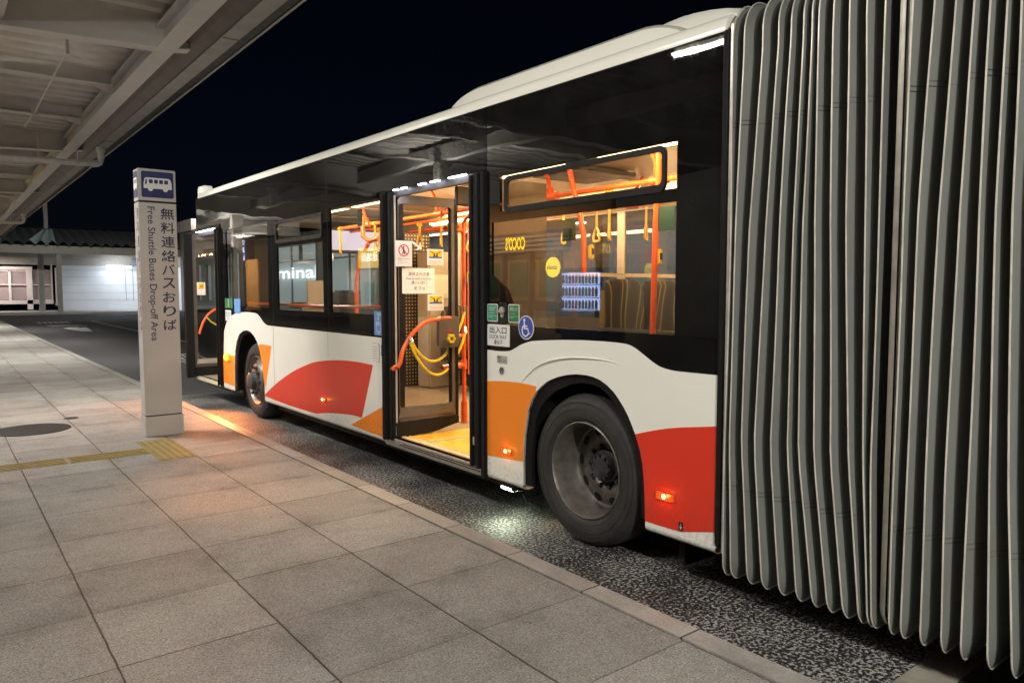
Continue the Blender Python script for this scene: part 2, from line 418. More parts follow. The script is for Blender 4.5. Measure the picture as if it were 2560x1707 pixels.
def spline(pts, n=6):      # Catmull-Rom through 2-D points
    out = []
    for i in range(len(pts)-1):
        p0 = pts[max(i-1,0)]; p1 = pts[i]; p2 = pts[i+1]; p3 = pts[min(i+2, len(pts)-1)]
        for k in range(n):
            t = k/n
            out.append(tuple(.5*((2*b)+(-a+c)*t+(2*a-5*b+4*c-d)*t*t+(-a+3*b-3*c+d)*t**3) for a,b,c,d in zip(p0,p1,p2,p3)))
    out.append(tuple(pts[-1])); return out
def text(name, body, m, parent, fr, u0, u1, v0, v1, w=.002, rot=0, depth=.0006, keep=False, bold=0., spacing=1.):
    cu = bpy.data.curves.new(name, 'FONT'); cu.body = body; cu.size = 1; cu.extrude = 0; cu.offset = bold; cu.resolution_u = 3
    cu.space_character = spacing
    o = bpy.data.objects.new(name, cu); C.objects.link(o)
    dg = bpy.context.evaluated_depsgraph_get(); me = bpy.data.meshes.new_from_object(o.evaluated_get(dg))
    bpy.data.objects.remove(o); bpy.data.curves.remove(cu)
    if len(me.vertices) == 0: return None
    if rot:
        me.transform(Matrix.Rotation(R(rot), 4, 'Z'))
    xs = [v.co.x for v in me.vertices]; ys = [v.co.y for v in me.vertices]
    sx = (u1-u0)/(max(xs)-min(xs)); sy = (v1-v0)/(max(ys)-min(ys))
    if keep: sx = sy = min(sx, sy)
    cx, cy = (max(xs)+min(xs))/2, (max(ys)+min(ys))/2
    T = Matrix.Translation(((u0+u1)/2, (v0+v1)/2, w)) @ Matrix.Diagonal((sx, sy, 1, 1)) @ Matrix.Translation((-cx, -cy, 0))
    me.transform(fr.mat @ T); me.name = name
    me.materials.clear(); me.materials.append(m)
    ob = bpy.data.objects.new(name, me); C.objects.link(ob)
    if parent is not None: ob.parent = parent
    return ob
def light(kind, name, loc, energy, col, parent=None, **k):
    d = bpy.data.lights.new(name, kind); d.energy = energy; d.color = col
    for a, b in k.items():
        if a != 'rot': setattr(d, a, b)
    o = bpy.data.objects.new(name, d); C.objects.link(o); o.location = loc
    if 'rot' in k: o.rotation_euler = [R(a) for a in k['rot']]
    if parent: o.parent = parent
    return o

# ------------------------------------------------------------------ ground
KZ = .15
tag(MB().box(-60, 90, -40, 300, -.4, -.004).build('road', M['asphalt'], smooth=False), kind='structure')
tag(MB().box(-60, -.718, -30, 51, -.3, KZ).build('pavement', M['paver'], smooth=False), kind='structure')
tag(MB().box(-.716, -.572, -30, 51, -.3, KZ+.001).build('kerb', M['kerb'], smooth=True, bevel=.012), kind='structure')
tag(MB().box(-.57, 3.2, 1.335, 11.9, -.003, .0005).build('bus_bay_surface', M['speckle'], smooth=False), kind='structure')
tag(MB().box(-.57, 3.2, 1.17, 1.333, -.003, .002).build('bay_edging', M['concrete'], smooth=False), kind='structure')
t = thing('drain_cover', 'dark metal drain cover set in the road behind the bay edging', 'drain')
b = MB(); b.box(-.3, .9, .55, 1.165, -.003, .003)
for i in range(9):
    for j in range(3): b.box(-.26+i*.125, -.20+i*.125, .64+j*.17, .74+j*.17, .003, .006)
b.build('cover_plate', M['iron'], t, False)
# manhole cover and small lid
t = tag(MB().poly(circ(-2.36, 9.06, .36, 40), [], KZ+.0005, KZ+.006, lambda a,b_,c: (a,b_,c)).build('manhole_cover', M['iron'], smooth=False), 'large round dark manhole cover in the paving left of the sign pillar', 'manhole cover')
tag(MB().poly(circ(-1.93, 9.62, .075, 24), [], KZ+.0005, KZ+.004, lambda a,b_,c: (a,b_,c)).build('valve_cover', M['iron'], smooth=False), 'small round dark lid in the paving between manhole and sign pillar', 'valve cover')
# tactile paving
t = thing('tactile_paving', 'yellow tactile guide strip ending in a dotted warning block before the sign pillar', 'tactile paving')
b = MB(); b.box(-1.635, -1.333, 6.715, 7.70, KZ, KZ+.004)
for i in range(5):
    for j in range(16): b.tube([(-1.605+i*.06, 6.76+j*.0587, KZ+.003), (-1.605+i*.06, 6.76+j*.0587, KZ+.008)], [.014, .010], 8)
b.build('warning_block', M['tactile'], t)
b = MB()
for k in range(14):
    x1 = -1.642-k*.625; b.box(x1-.612, x1, 7.08, 7.345, KZ, KZ+.004)
    for j in range(4): b.box(x1-.60, x1-.012, 7.105+j*.062, 7.130+j*.062, KZ+.004, KZ+.009)
b.build('guide_strip', M['tactile'], t, False)
# road paint
tag(MB().poly([(3.00,23.5),(3.15,23.5),(3.55,44.6),(3.38,44.6)], [], .0, .003, lambda a,b_,c:(a,b_,c)).build('lane_line', M['road_white'], smooth=False), kind='structure')
b = MB()
def mark(pts): b.poly(pts, [], .0, .003, lambda a, c_, d: (a, c_, d))
for k in range(6): mark([(.9+k*.24,42.6),(1.05+k*.24,42.6),(1.1+k*.24,44.6),(.95+k*.24,44.6)])
for k in range(3): mark([(1.0,38.6+k*.9),(2.4,38.6+k*.9),(2.4,38.9+k*.9),(1.0,38.9+k*.9)])
mark([(1.55,33.2),(1.75,33.2),(1.85,37.5),(1.45,37.5)]); mark([(1.2,36.8),(1.45,37),(1.68,33.5),(1.5,33.2)]); mark([(2.1,36.8),(1.9,37),(1.68,33.5),(1.8,33.2)])
for k in range(5): mark([(1.25+k*.16,18.2),(1.32+k*.16,18.2),(1.42+k*.16,19.5),(1.35+k*.16,19.5)])
mark([(1.2,19.6),(2.2,19.6),(2.2,19.85),(1.2,19.85)]); mark([(1.1,17.6),(2.1,17.6),(2.1,17.8),(1.1,17.8)])
for k in range(4): mark([(1.1+k*.22,15.8),(1.18+k*.22,15.8),(1.30+k*.22,17.3),(1.22+k*.22,17.3)])
tag(b.build('road_marking', M['road_white'], smooth=False), kind='structure')
# far pavement in front of the far building
tag(MB().box(-60, 90, 58.5, 120, -.3, .12).build('far_pavement', M['pale_concrete'], smooth=False), kind='structure')

# ------------------------------------------------------------------ the bus
bus = thing('articulated_bus', 'white and red articulated bus with grey bellows, standing with open doors at the kerb', 'bus')
TOP = 2.93
# ---- black side glazing with openings
arch_r = [(3.835,.282),(3.838,.45),(3.825,.62),(3.791,.783),(3.755,.86),(3.703,.929),(3.650,.970),(3.585,1.010),(3.50,1.043),(3.408,1.066),(3.32,1.079),(3.226,1.081),(3.17,1.076),(3.111,1.063),(3.052,1.038),(3.0,1.005),(2.958,.968),(2.919,.926),(2.883,.88),(2.852,.828),(2.815,.76),(2.786,.693),(2.768,.62),(2.757,.545),(2.748,.42),(2.743,.300)]
arch_f = [(9.925,.28),(9.92,.55),(9.88,.80),(9.80,.94),(9.70,1.03),(9.55,1.08),(9.38,1.095),(9.25,1.078),(9.12,1.03),(9.02,.96),(8.93,.85),(8.86,.70),(8.81,.48),(8.79,.30)]
edge_r = spline([(4.244,1.172),(4.10,1.171),(3.99,1.180),(3.92,1.205),(3.86,1.230),(3.77,1.255),(3.69,1.266),(3.5,1.280),(3.30,1.290),(3.1,1.294),(2.96,1.292),(2.89,1.287),(2.84,1.272),(2.78,1.242),(2.72,1.209),(2.66,1.182),(2.60,1.170),(2.54,1.165),(2.40,1.165),(2.272,1.166)], 4)
edge_f = spline([(10.33,1.03),(10.26,1.12),(10.16,1.20),(10.06,1.245),(9.9,1.285),(9.71,1.308),(9.4,1.325),(9.12,1.322),(9.0,1.31),(8.90,1.27),(8.80,1.22),(8.70,1.193),(8.55,1.183),(7.5,1.181),(5.815,1.179)], 4)
W1 = [(4.06,1.355),(2.556,1.355),(2.556,2.062),(4.19,2.066),(4.19,1.70),(4.02,1.60),(3.96,1.50),(3.93,1.44)]
V1 = [(4.095,2.135),(2.556,2.13),(2.556,2.376),(4.095,2.376)]
WC = [(6.87,1.383),(5.835,1.380),(5.835,2.400),(6.87,2.403)]
WB = [(8.30,1.383),(7.05,1.380),(7.05,2.088),(8.30,2.092)]
VB = [(8.30,2.135),(7.06,2.132),(7.06,2.385),(8.30,2.385)]
WA = [(10.16,1.40),(8.60,1.390),(8.60,2.40),(10.16,2.40)]
rearblk = [(2.272,TOP-.006),(4.244,TOP-.006),(4.244,2.44)] + [(4.244,2.44)] [1:] + edge_r
plate('rear_glazing', M['black'], bus, SIDE, side(rearblk), 0, -.02, [side(W1), side(V1)])
plate('front_glazing', M['black_wavy'], bus, SIDE, side([(5.80,1.179),(5.80,2.44),(4.249,2.44),(4.249,TOP-.006),(11.50,TOP-.006),(11.50,2.46),(10.33,2.46)] + edge_f[:-1]), 0, -.02, [side(W) for W in (WC,WB,VB,WA)])
# lighter hairline joints between glazing panels
b = MB()
for y, z0, z1 in ((6.93,1.19,2.92),(8.46,1.20,2.92),(9.62,2.45,2.92)): b.box(-.0012, .001, y-.003, y+.003, z0, z1)
b.build('glazing_joint', M['rubber'], bus, False)
# panes
def pane(pts, m='pane'): return plate('window_pane', M[m], bus, SIDE, side(pts), -.008, -.0081)
for W in (W1, WC, WB, WA): 
    MB().quad(*[(0.008, y, z) for y, z in ([W[0], W[1], W[2], W[3]] if W is not W1 else [(4.20,1.35),(2.55,1.35),(2.55,2.07),(4.20,2.07)])]).build('window_pane', M['pane'], bus, False)
for y0, y1, z0, z1, gap in ((2.63,4.04,2.118,2.366,(3.255,3.43)), (7.055,8.335,2.125,2.376,None)):
    ring = rrect(-y1, z0, -y0, z1, .045, 5)
    inner = rrect(-y1+.028, z0+.040, -y0-.022, z1-.032, .03, 5)
    fr_ = plate('vent_window', M['dark_plastic'], bus, SIDE, ring, -.012, .010, [inner])
    MB().quad(*[(.004, y, z) for y, z in ((y1,z0),(y0,z0),(y0,z1),(y1,z1))]).build('window_pane', M['vent_pane'], fr_, False)
MB().box(.001, .012, 3.255, 3.43, 2.36, 2.38).build('frit_block', M['dark_plastic'], bus, False)
MB().quad((.010,2.55,2.12),(.010,4.1,2.12),(.010,4.1,2.38),(.010,2.55,2.38)).build('window_pane', M['vent_pane'], bus, False)
# ---- white lower panels with wheel arches
lowr = [(2.272,.275)] + [(2.272,1.166)] + list(reversed(edge_r))[1:] + [(4.244,.275)] + [(3.838,.275)] + arch_r + [(2.743,.275)]
plate('rear_side_panel', M['white'], bus, SIDE, side(lowr), .0015, -.02)
lowf = [(5.80,.285)] + [(5.80,1.179)] + list(reversed(edge_f))[1:] + [(10.39,.60),(10.39,.283),(9.925,.283)] + arch_f + [(8.79,.285)]
plate('front_side_panel', M['white'], bus, SIDE, side(lowf), .0015, -.02)
b = MB(); b.box(-.0022, 0, 8.468, 8.474, .30, 1.18); b.box(-.0022, 0, 6.958, 6.961, .92, 1.18); b.build('panel_joint', M['rubber'], bus, False)
# skirt rolled under
def skirt(y0, y1, z):
    prof = [(-.0015, z+.004), (.000, z-.010), (.006, z-.022), (.02, z-.032), (.06, z-.036), (.10, z-.030)]
    MB().loft([[(x, y0, zz) for x, zz in prof], [(x, y1, zz) for x, zz in prof]]).build('skirt_edge', M['white'], bus)
skirt(2.272, 2.743, .275); skirt(3.838, 4.244, .275); skirt(5.80, 8.79, .285); skirt(9.925, 10.39, .283); skirt(4.30, 5.78, .262)
# soft crease above the wheel arches
def crease(pts, r):
    p = spline(pts, 5); n = len(p)
    MB().tube([(0.0, y, z) for y, z in p], [r*(.15+.85*math.sin(math.pi*i/(n-1))) for i in range(n)], 12, sx=1, sy=.45).build('arch_crease', M['white'], bus)
crease([(3.86,.965),(3.80,1.02),(3.70,1.09),(3.55,1.145),(3.35,1.178),(3.1,1.185),(2.95,1.17)], .016)
# livery films
def film(name, m, pts, w=.0035): return plate(name, M[m], bus, SIDE, side(pts), .001, w)
a_in = [p for p in arch_r if p[0] > 3.69 and p[1] < .965 and p[1] > .43]
film('orange_livery', 'orange', [(4.243,.411),(4.243,.947),(4.10,.962),(3.98,.969),(3.85,.972),(3.70,.9645)][:6] + [(3.705,.931)] + list(reversed([p for p in arch_r if p[0] > 3.70 and .43 < p[1] < .93])) + [(3.840,.437)])
film('red_livery', 'red', spline([(2.8255,.781),(2.72,.814),(2.607,.845),(2.50,.868),(2.40,.885),(2.273,.906)], 4) + [(2.273,.360),(2.38,.334),(2.493,.305),(2.60,.303),(2.743,.301)] + [p for p in reversed(arch_r) if p[1] < .77 and p[0] < 2.84 and p[1] > .31] + [(2.815,.76)])
film('red_livery', 'red', spline([(8.785,.350),(8.45,.50),(8.12,.625),(7.85,.715),(7.55,.795),(7.3,.85),(7.0,.890),(6.75,.912),(6.5,.925),(6.25,.929),(5.996,.923)], 4) + spline([(6.228,.411),(6.40,.412),(6.60,.398),(6.8,.380),(6.996,.358),(7.15,.335),(7.292,.314),(7.7,.309),(8.3,.313),(8.785,.330)], 4))
film('orange_livery', 'orange', spline([(6.45,.316),(6.25,.395),(6.05,.475),(5.802,.572)], 4) + [(5.802,.298),(6.1,.300)])
film('orange_livery', 'orange', [(8.982,.920),(8.93,.945),(8.75,.950),(8.545,.945),(8.60,.80),(8.68,.62),(8.775,.42),(8.800,.46)] + [p for p in reversed(arch_f) if p[0] < 8.95 and .46 < p[1] < .9])
film('orange_livery', 'orange', [(10.389,.34),(10.389,.70),(9.895,.74),(9.924,.55),(9.926,.33)])
# ---- roof cove and roof
cove = [(-.003,TOP-.006),(-.005,TOP+.012),(-.002,TOP+.035),(.008,TOP+.058),(.022,TOP+.074),(.045,TOP+.084),(.075,TOP+.082),(.10,TOP+.074),(.16,TOP+.074),(.6,TOP+.09),(1.27,TOP+.10),(1.9,TOP+.09),(2.3,TOP+.08),(2.48,TOP+.06),(2.53,2.93)]
MB().loft([[(x, y, z) for x, z in cove] for y in (2.272, 4.0, 5.0, 6.0, 8.0, 10.0, 11.40)] + [[(x*.9+.12, 11.72, z-.0) for x, z in cove], [(x*.82+.25, 11.80, z-.06) for x, z in cove]]).build('roof', M['white'], bus)
b = MB(); b.box(-.004,.0, 2.272, 11.4, TOP-.012, TOP-.006); b.build('roof_seal', M['rubber'], bus, False)
# end cap where the roof meets the bellows
MB().poly([(x, z) for x, z in cove], [], 2.262, 2.272, lambda a, b_, c: (a, c, b_)).build('rear_cap', M['white'], bus, False)
# roof pods
def pod(y0, y1, xa, xb, z0, z1, r, n=10, mname='roof_pod'):
    rows = []
    for k in range(n+1):                       # front end rounding then straight then rear rounding
        t = k/n*math.pi/2; rows.append((y1 - r*(1-math.cos(t)), z0 + (z1-z0)*math.sin(t)**.7))
    rows2 = [(y0 + r*(1-math.cos(k/n*math.pi/2)), z0 + (z1-z0)*math.sin(k/n*math.pi/2)) for k in range(n, -1, -1)]
    rows = rows + rows2
    out = []
    for y, z in rows:
        h = z - z0
        out.append([(xa, y, z0-.08), (xa+.004, y, z0+h*.60), (xa+.018, y, z0+h*.86), (xa+.05, y, z0+h*.96), (xa+.12, y, z0+h*.995), ((xa+xb)/2, y, z0+h), (xb-.10, y, z0+h*.985), (xb-.02, y, z0+h*.7), (xb, y, z0-.08)])
    return MB().loft(out).build(mname, M['white'], bus)
pod(2.70, 5.22, .29, 2.25, 2.99, 3.245, .45)
pod(2.26, 3.80, .55, 2.0, 2.95, 3.35, .80)
# front marker bump at the far roof corner
MB().lathe_x([(.05,.0),(.05,.07),(.12,.10),(.22,.10),(.26,.0)], 11.52, 3.04, 20).build('roof_marker_lamp', M['white'], bus)
# ---- bus front end with rounded corner
cor = [(0.0,11.50),(.004,11.56),(.03,11.66),(.09,11.74),(.19,11.79),(.40,11.82),(1.27,11.84),(2.14,11.82),(2.36,11.79),(2.46,11.74),(2.52,11.66),(2.55,11.50)]
MB().loft([[(x,y,2.47) for x,y in cor],[(x,y,2.93) for x,y in cor]]).build('front_header', M['black'], bus)
MB().loft([[(x,y,1.15) for x,y in cor[5:]],[(x,y,2.47) for x,y in cor[5:]]]).build('windscreen', M['pane'], bus)
MB().loft([[(x,y,.28) for x,y in cor[5:]],[(x,y,1.15) for x,y in cor[5:]]]).build('front_panel', M['white'], bus)
# ---- far side
b = MB()
MB().box(2.52, 2.55, 2.27, 11.5, .28, 1.30).build('far_lower_panel', M['interior_dark'], bus, False); b.box(2.52, 2.55, 2.27, 11.5, 2.40, 2.93)
for y in (2.27, 3.8, 5.3, 6.8, 8.3, 9.8, 11.35): b.box(2.515, 2.55, y, y+.10, 1.30, 2.40)
b.build('far_side_panel', M['interior_grey'], bus, False)
MB().quad((2.53,2.3,1.30),(2.53,11.4,1.30),(2.53,11.4,2.40),(2.53,2.3,2.40)).build('far_window_pane', M['pane'], bus, False)
# ---- underbody
b = MB(); b.box(.14, 2.4, 4.2, 8.72, .16, .29); b.box(.14, 2.4, 10.0, 11.7, .18, .29); b.box(.14,2.4,1.0,2.70,.20,.29); b.box(.75, 1.9, 2.3, 11.7, .16, .29); b.box(.64,.66,2.62,3.95,.32,1.1); b.box(.64,.66,8.70,9.98,.32,1.1); b.box(.05,.66,2.62,3.95,1.10,1.12); b.box(.05,.66,8.70,9.98,1.10,1.12)
b.build('underbody', M['dark_plastic'], bus, False)
b = MB()
for cy, a in ((3.29, arch_r), (9.36, arch_f)):
    rows = [[(x, y, z) for y, z in a] for x in (.018, .60)]
    b.loft(rows)
b.box(.60, .62, 2.70, 3.90, .25, 1.10); b.box(.60, .62, 8.75, 9.96, .25, 1.10)
b.build('wheel_housing', M['rubber'], bus, False)
# black lip following each arch opening
def lip(a, off):
    cy = sum(p[0] for p in a)/len(a)
    o = [(y, z) for y, z in a]; i = [(y + (-off if y > cy else off)*min(1, abs(y-cy)/.3), z - off*max(0, min(1, (z-.5)/.4))) for y, z in a]
    MB().loft([[(.004, y, z) for y, z in o], [(.020, y, z) for y, z in o], [(.030, y, z) for y, z in i], [(.060, y, z) for y, z in i]]).build('wheel_arch_lip', M['rubber'], bus)
lip(arch_r, .055); lip(arch_f, .03)
# ---- wheels
def wheel(cy, cz, rear):
    t = MB().lathe_x([(.060,.300),(.045,.312),(.034,.335),(.030,.37),(.034,.41),(.046,.440),(.062,.458),(.085,.470),(.12,.476),(.25,.476),(.29,.468),(.315,.44),(.32,.36),(.31,.30)], cy, cz, 96).build('wheel', M['tyre'], bus)
    g = MB()
    for k in range(72):
        a = 2*math.pi*k/72
        for r0, r1, x in ((.452,.474,.052),):
            p0 = Vector((x+.006, cy+r0*math.cos(a), cz+r0*math.sin(a))); p1 = Vector((x+.052, cy+(r1+.002)*math.cos(a), cz+(r1+.002)*math.sin(a)))
            g.tube([p0, p1], .0035, 4)
    for rr in (.335, .385, .43):
        g.tube([(.030 if rr > .34 else .034, cy+rr*math.cos(a), cz+rr*math.sin(a)) for a in [2*math.pi*k/72 for k in range(73)]], .0022, 6)
    g.build('tyre_sidewall_ribs', M['tyre'], t)
    if rear:
        MB().lathe_x([(.060,.306),(.044,.304),(.040,.298),(.046,.293),(.062,.290),(.085,.284),(.16,.279),(.222,.274),(.240,.266),(.248,.252),(.246,.235),(.236,.205),(.230,.18),(.230,.155),(.238,.135),(.26,.120),(.28,.10)], cy, cz, 96).build('rim', M['rim'], t)
        h = MB()
        for k in range(10):
            a = 2*math.pi*(k+.03)/10; cyy, czz = cy+.226*math.cos(a), cz+.226*math.sin(a)
            u = Vector((0, -math.sin(a), math.cos(a))); v = Vector((0, math.cos(a), math.sin(a)))
            ring = [h.b.verts.new(Vector((.2405, cyy, czz)) + u*.036*math.cos(q) + Vector((.22, .97*math.cos(a), .97*math.sin(a)))*.029*math.sin(q)) for q in [2*math.pi*j/20 for j in range(20)]]
            h.b.faces.new(ring)
        h.build('hand_hole_disc', M['hole'], t, False)
        h = MB().lathe_x([(.28,.118),(.235,.112),(.226,.104),(.224,.094),(.205,.088),(.190,.080),(.183,.066),(.180,.0)], cy, cz, 40)
        for k in range(10):
            a = 2*math.pi*k/10
            h.tube([(.265, cy+.135*math.cos(a), cz+.135*math.sin(a)), (.212, cy+.135*math.cos(a), cz+.135*math.sin(a))], .013, 6)
            h.tube([(.20, cy+.074*math.cos(a+.3), cz+.074*math.sin(a+.3)), (.172, cy+.074*math.cos(a+.3), cz+.074*math.sin(a+.3))], .009, 6)
        h.build('hub', M['hub'], t)
    else:
        MB().lathe_x([(.060,.306),(.044,.304),(.040,.297),(.050,.288),(.075,.275),(.085,.255),(.070,.235),(.045,.215),(.030,.190),(.026,.165),(.030,.14)], cy, cz, 64).build('rim', M['rim'], t)
        h = MB()
        for k in range(10):
            a = 2*math.pi*(k+.3)/10; cyy, czz = cy+.222*math.cos(a), cz+.222*math.sin(a)
            u = Vector((0, -math.sin(a), math.cos(a))); v = Vector((-.5, .8*math.cos(a), .8*math.sin(a)))
            h.b.faces.new([h.b.verts.new(Vector((.052, cyy, czz)) + u*.026*math.cos(q) + v*.018*math.sin(q)) for q in [2*math.pi*j/16 for j in range(16)]])
        h.build('hand_hole_disc', M['hole'], t, False)
        h = MB().lathe_x([(.030,.150),(.014,.146),(.008,.12),(-.02,.105),(-.045,.098),(-.058,.08),(-.062,.0)], cy, cz, 32)
        for k in range(10):
            a = 2*math.pi*k/10
            h.tube([(.030, cy+.168*math.cos(a), cz+.168*math.sin(a)), (-.012, cy+.168*math.cos(a), cz+.168*math.sin(a))], .0165, 6)
        h.build('hub', M['hub'], t)
wheel(3.29, .476, True); wheel(9.20, .476, False)
b = MB()    # inner twin tyre of the driven axle and the far wheels
for x, cy in ((2.2,3.29),(2.2,9.2),(.36,3.29)): b.lathe_x([(x,.29),(x,.44),(x+.04,.474),(x+.24,.474),(x+.28,.44),(x+.28,.29)], cy, .476, 40)
b.build('inner_tyre', M['tyre'], bus)
# mud flap
MB().box(.12, .14, 2.56, 2.60, .10, .30).box(.14,.46,2.575,2.59,.06,.32).build('mud_flap', M['rubber'], bus, False)
# ---- marker lamps
def marker(y, z, core=True):
    l = plate('marker_lamp', M['amber_lens'], bus, SIDE, rrect(-y-.061, z-.021, -y+.061, z+.021, .006), .003, .016)
    MB().lathe_x([(-.018,.0001),(-.019,.009),(-.0165,.012)], y+.004, z, 16).build('bulb', M['amber_core'], l)
    light('POINT', 'marker_lamp_light', (-.05, y, z), .16, (1,.32,.05), l, shadow_soft_size=.012)
marker(4.013,.480); marker(2.597,.474); marker(7.085,.484)
tl = plate('turn_signal', M['turn_lens'], bus, SIDE, rrect(-10.22, .66, -10.07, .745, .02), .003, .03)
MB().lathe_x([(-.066,.0001),(-.062,.026),(-.050,.043),(-.03,.050)], 10.15, .702, 20).build('bulb', M['turn_lamp'], tl)
light('SPOT', 'turn_signal_light', (-.09, 10.15, .702), 150, (1,.26,.04), tl, shadow_soft_size=.035, spot_size=R(140), spot_blend=.6, rot=(0,62,32))
light('POINT', 'turn_signal_spill', (-.11, 10.15, .702), .9, (1,.22,.02), tl, shadow_soft_size=.05)
# small entrance lamp under the skirt, lighting the road
el = MB().box(-.005, .10, 3.94, 4.10, .205, .245).build('entrance_lamp', M['dark_plastic'], bus, True, .006)
MB().box(.01, .08, 3.96, 4.08, .200, .206).quad((-.006,3.965,.209),(-.006,4.075,.209),(-.006,4.075,.224),(-.006,3.965,.224)).build('lamp_lens', M['led_floor'], el, False)
light('SPOT', 'entrance_lamp_light', (.0, 4.01, .20), 7.0, (.88,1,.72), el, spot_size=R(125), spot_blend=.9, shadow_soft_size=.03, rot=(0, 35, 0))
MB().tube([(.02,3.86,.20),(-.0,3.80,.16),(.03,3.70,.15)], .008, 8).build('lamp_bracket', M['dark_plastic'], el)
# ---- door surrounds
b = MB(); b.box(-.020, .05, 4.246, 4.292, .245, 2.43); b.box(-.030, .03, 4.296, 4.345, .30, 2.425); b.box(-.018, .05, 4.35, 4.398, .30, 2.425); b.box(-.028,.04,4.402,4.44,.30,2.42)
b.tube([(-.022,4.27,.245),(-.022,4.27,2.43)], .016, 10); b.tube([(-.034,4.32,.30),(-.034,4.32,2.42)], .012, 10)
rd = b.build('rear_door_leaf', M['rubber'], bus, True, .006)
MB().box(.03,.60,4.30,4.345,.33,2.40).build('leaf_panel', M['door_frame'], rd, False)
MB().box(-.040,-.034,4.36,4.375,.47,.53).build('hinge_pin', M['alu'], rd, False)
b = MB(); b.box(-.018, .05, 5.752, 5.798, .28, 2.44); b.box(-.045, .0, 5.655, 5.745, .30, 2.43); b.tube([(-.045,5.70,.30),(-.045,5.70,2.42)], .022, 10); b.box(-.03,.05,5.60,5.652,.30,2.42)
b.build('door_edge_seal', M['rubber'], bus, True, .006)
MB().box(.002, .22, 4.26, 5.79, 2.442, 2.52).build('door_header', M['dark_plastic'], bus, False)
b = MB()
for y0, y1 in ((4.50,4.72),(4.86,4.98),(5.06,5.16),(5.36,5.44),(5.50,5.57)): b.box(-.016, .004, y0, y1, 2.432, 2.441)
b.build('door_led_strip', M['led_cool'], bus, False)
light('AREA', 'door_led_light', (.08, 5.0, 2.42), 5, (.8,.85,1), bus, shape='RECTANGLE', size=.04, size_y=1.1)
# ---- hinged door leaf, standing across the opening (faces the camera side)
LF = frame((0, 5.60, 0), (1,0,0))       # u = x, v = z, w towards -Y
leaf = plate('door_leaf', M['door_frame'], bus, LF, rrect(.005, .455, .655, 2.412, .012), -.045, 0, [rrect(.050, .575, .592, 2.335, .03)])
plate('kick_panel', M['dark_plastic'], leaf, LF, [(.01,.31),(.40,.335),(.655,.39),(.655,.452),(.005,.452)], -.04, .012)
plate('leaf_inner_edge', M['dark_plastic'], leaf, LF, [(.628,.455),(.656,.455),(.656,2.41),(.628,2.41)], .0015, .006)
plate('lower_frame_bevel', M['alu'] if False else M['door_frame'], leaf, LF, [(.03,.49),(.62,.49),(.59,.57),(.05,.57)], .001, .012)
plate('leaf_light_edge', M['alu'] if False else M['interior_grey'], leaf, LF, [(.006,.34),(.022,.34),(.022,2.40),(.006,2.40)], .001, .008)
MB().quad(*[LF(u, v, -.02) for u, v in ((.045,.57),(.60,.57),(.60,2.34),(.045,2.34))]).build('door_glass', M['door_glass'], leaf, False)
plate('glass_border', M['dark_plastic'], leaf, LF, [(.052,.578),(.105,.578),(.105,2.332),(.052,2.332)], -.018, -.012)
plate('glass_border', M['dark_plastic'], leaf, LF, [(.565,.578),(.590,.578),(.590,2.332),(.565,2.332)], -.018, -.012)
# orange grab bar on the leaf
hb = spline([(.56,1.349),(.403,1.343),(.264,1.317),(.151,1.238),(.084,1.160),(.035,1.07),(.005,.966),(-.045,.918)], 5)
MB().tube([LF(u, v, .075 if 4 < i < len(hb)-4 else .03) for i, (u, v) in enumerate(hb)], .019, 12).build('leaf_grab_bar', M['pole'], leaf)
# yellow safety hoses between the grab bar and the interior pole
def hose(p0, p1, low, n=18):
    pts = []
    for k in range(n+1):
        t = k/n; p = Vector(p0).lerp(Vector(p1), t); p.z -= low*math.sin(math.pi*t)**.8; pts.append(p)
    return MB().tube(pts, .0125, 8).build('safety_hose', M['yellow_hose'], bus)
hose(LF(.105,1.175,.10), (.80,5.70,1.395), .31); hose(LF(.098,1.15,.10), (.80,5.69,1.20), .335)
MB().tube([LF(.10,1.19,.09), LF(.115,1.15,.10)], .022, 8).tube([(.80,5.70,1.39),(.81,5.72,1.44)],.016,8).tube([(.80,5.69,1.2),(.81,5.72,1.25)],.016,8).build('hose_clip', M['chrome'], bus)
# emergency cock box
kb = plate('door_cock_box', M['door_frame'], leaf, LF, rrect(.425,1.085,.64,1.365,.035), .005, .045)
kn = MB()
for k in range(6):
    a = k*math.pi/3; c0 = LF(.537+.030*math.cos(a), 1.165+.030*math.sin(a), .05); kn.tube([c0, LF(.537+.030*math.cos(a), 1.165+.030*math.sin(a), .085)], .013, 8)
kn.poly(circ(.537,1.165,.034), [circ(.537,1.165,.016)], .05, .08, LF)
kn.build('door_knob', M['yellow_hose'], kb)
kn = MB(); pr = [(.537+r_*math.cos(R(a)), 1.19+r_*math.sin(R(a))) for r_, rng in ((.055, range(60,121,10)), (.042, range(120,59,-10))) for a in rng]
kn.poly(pr, [], .046, .048, LF).build('red_arc_mark', M['red_ink'], kb, False)
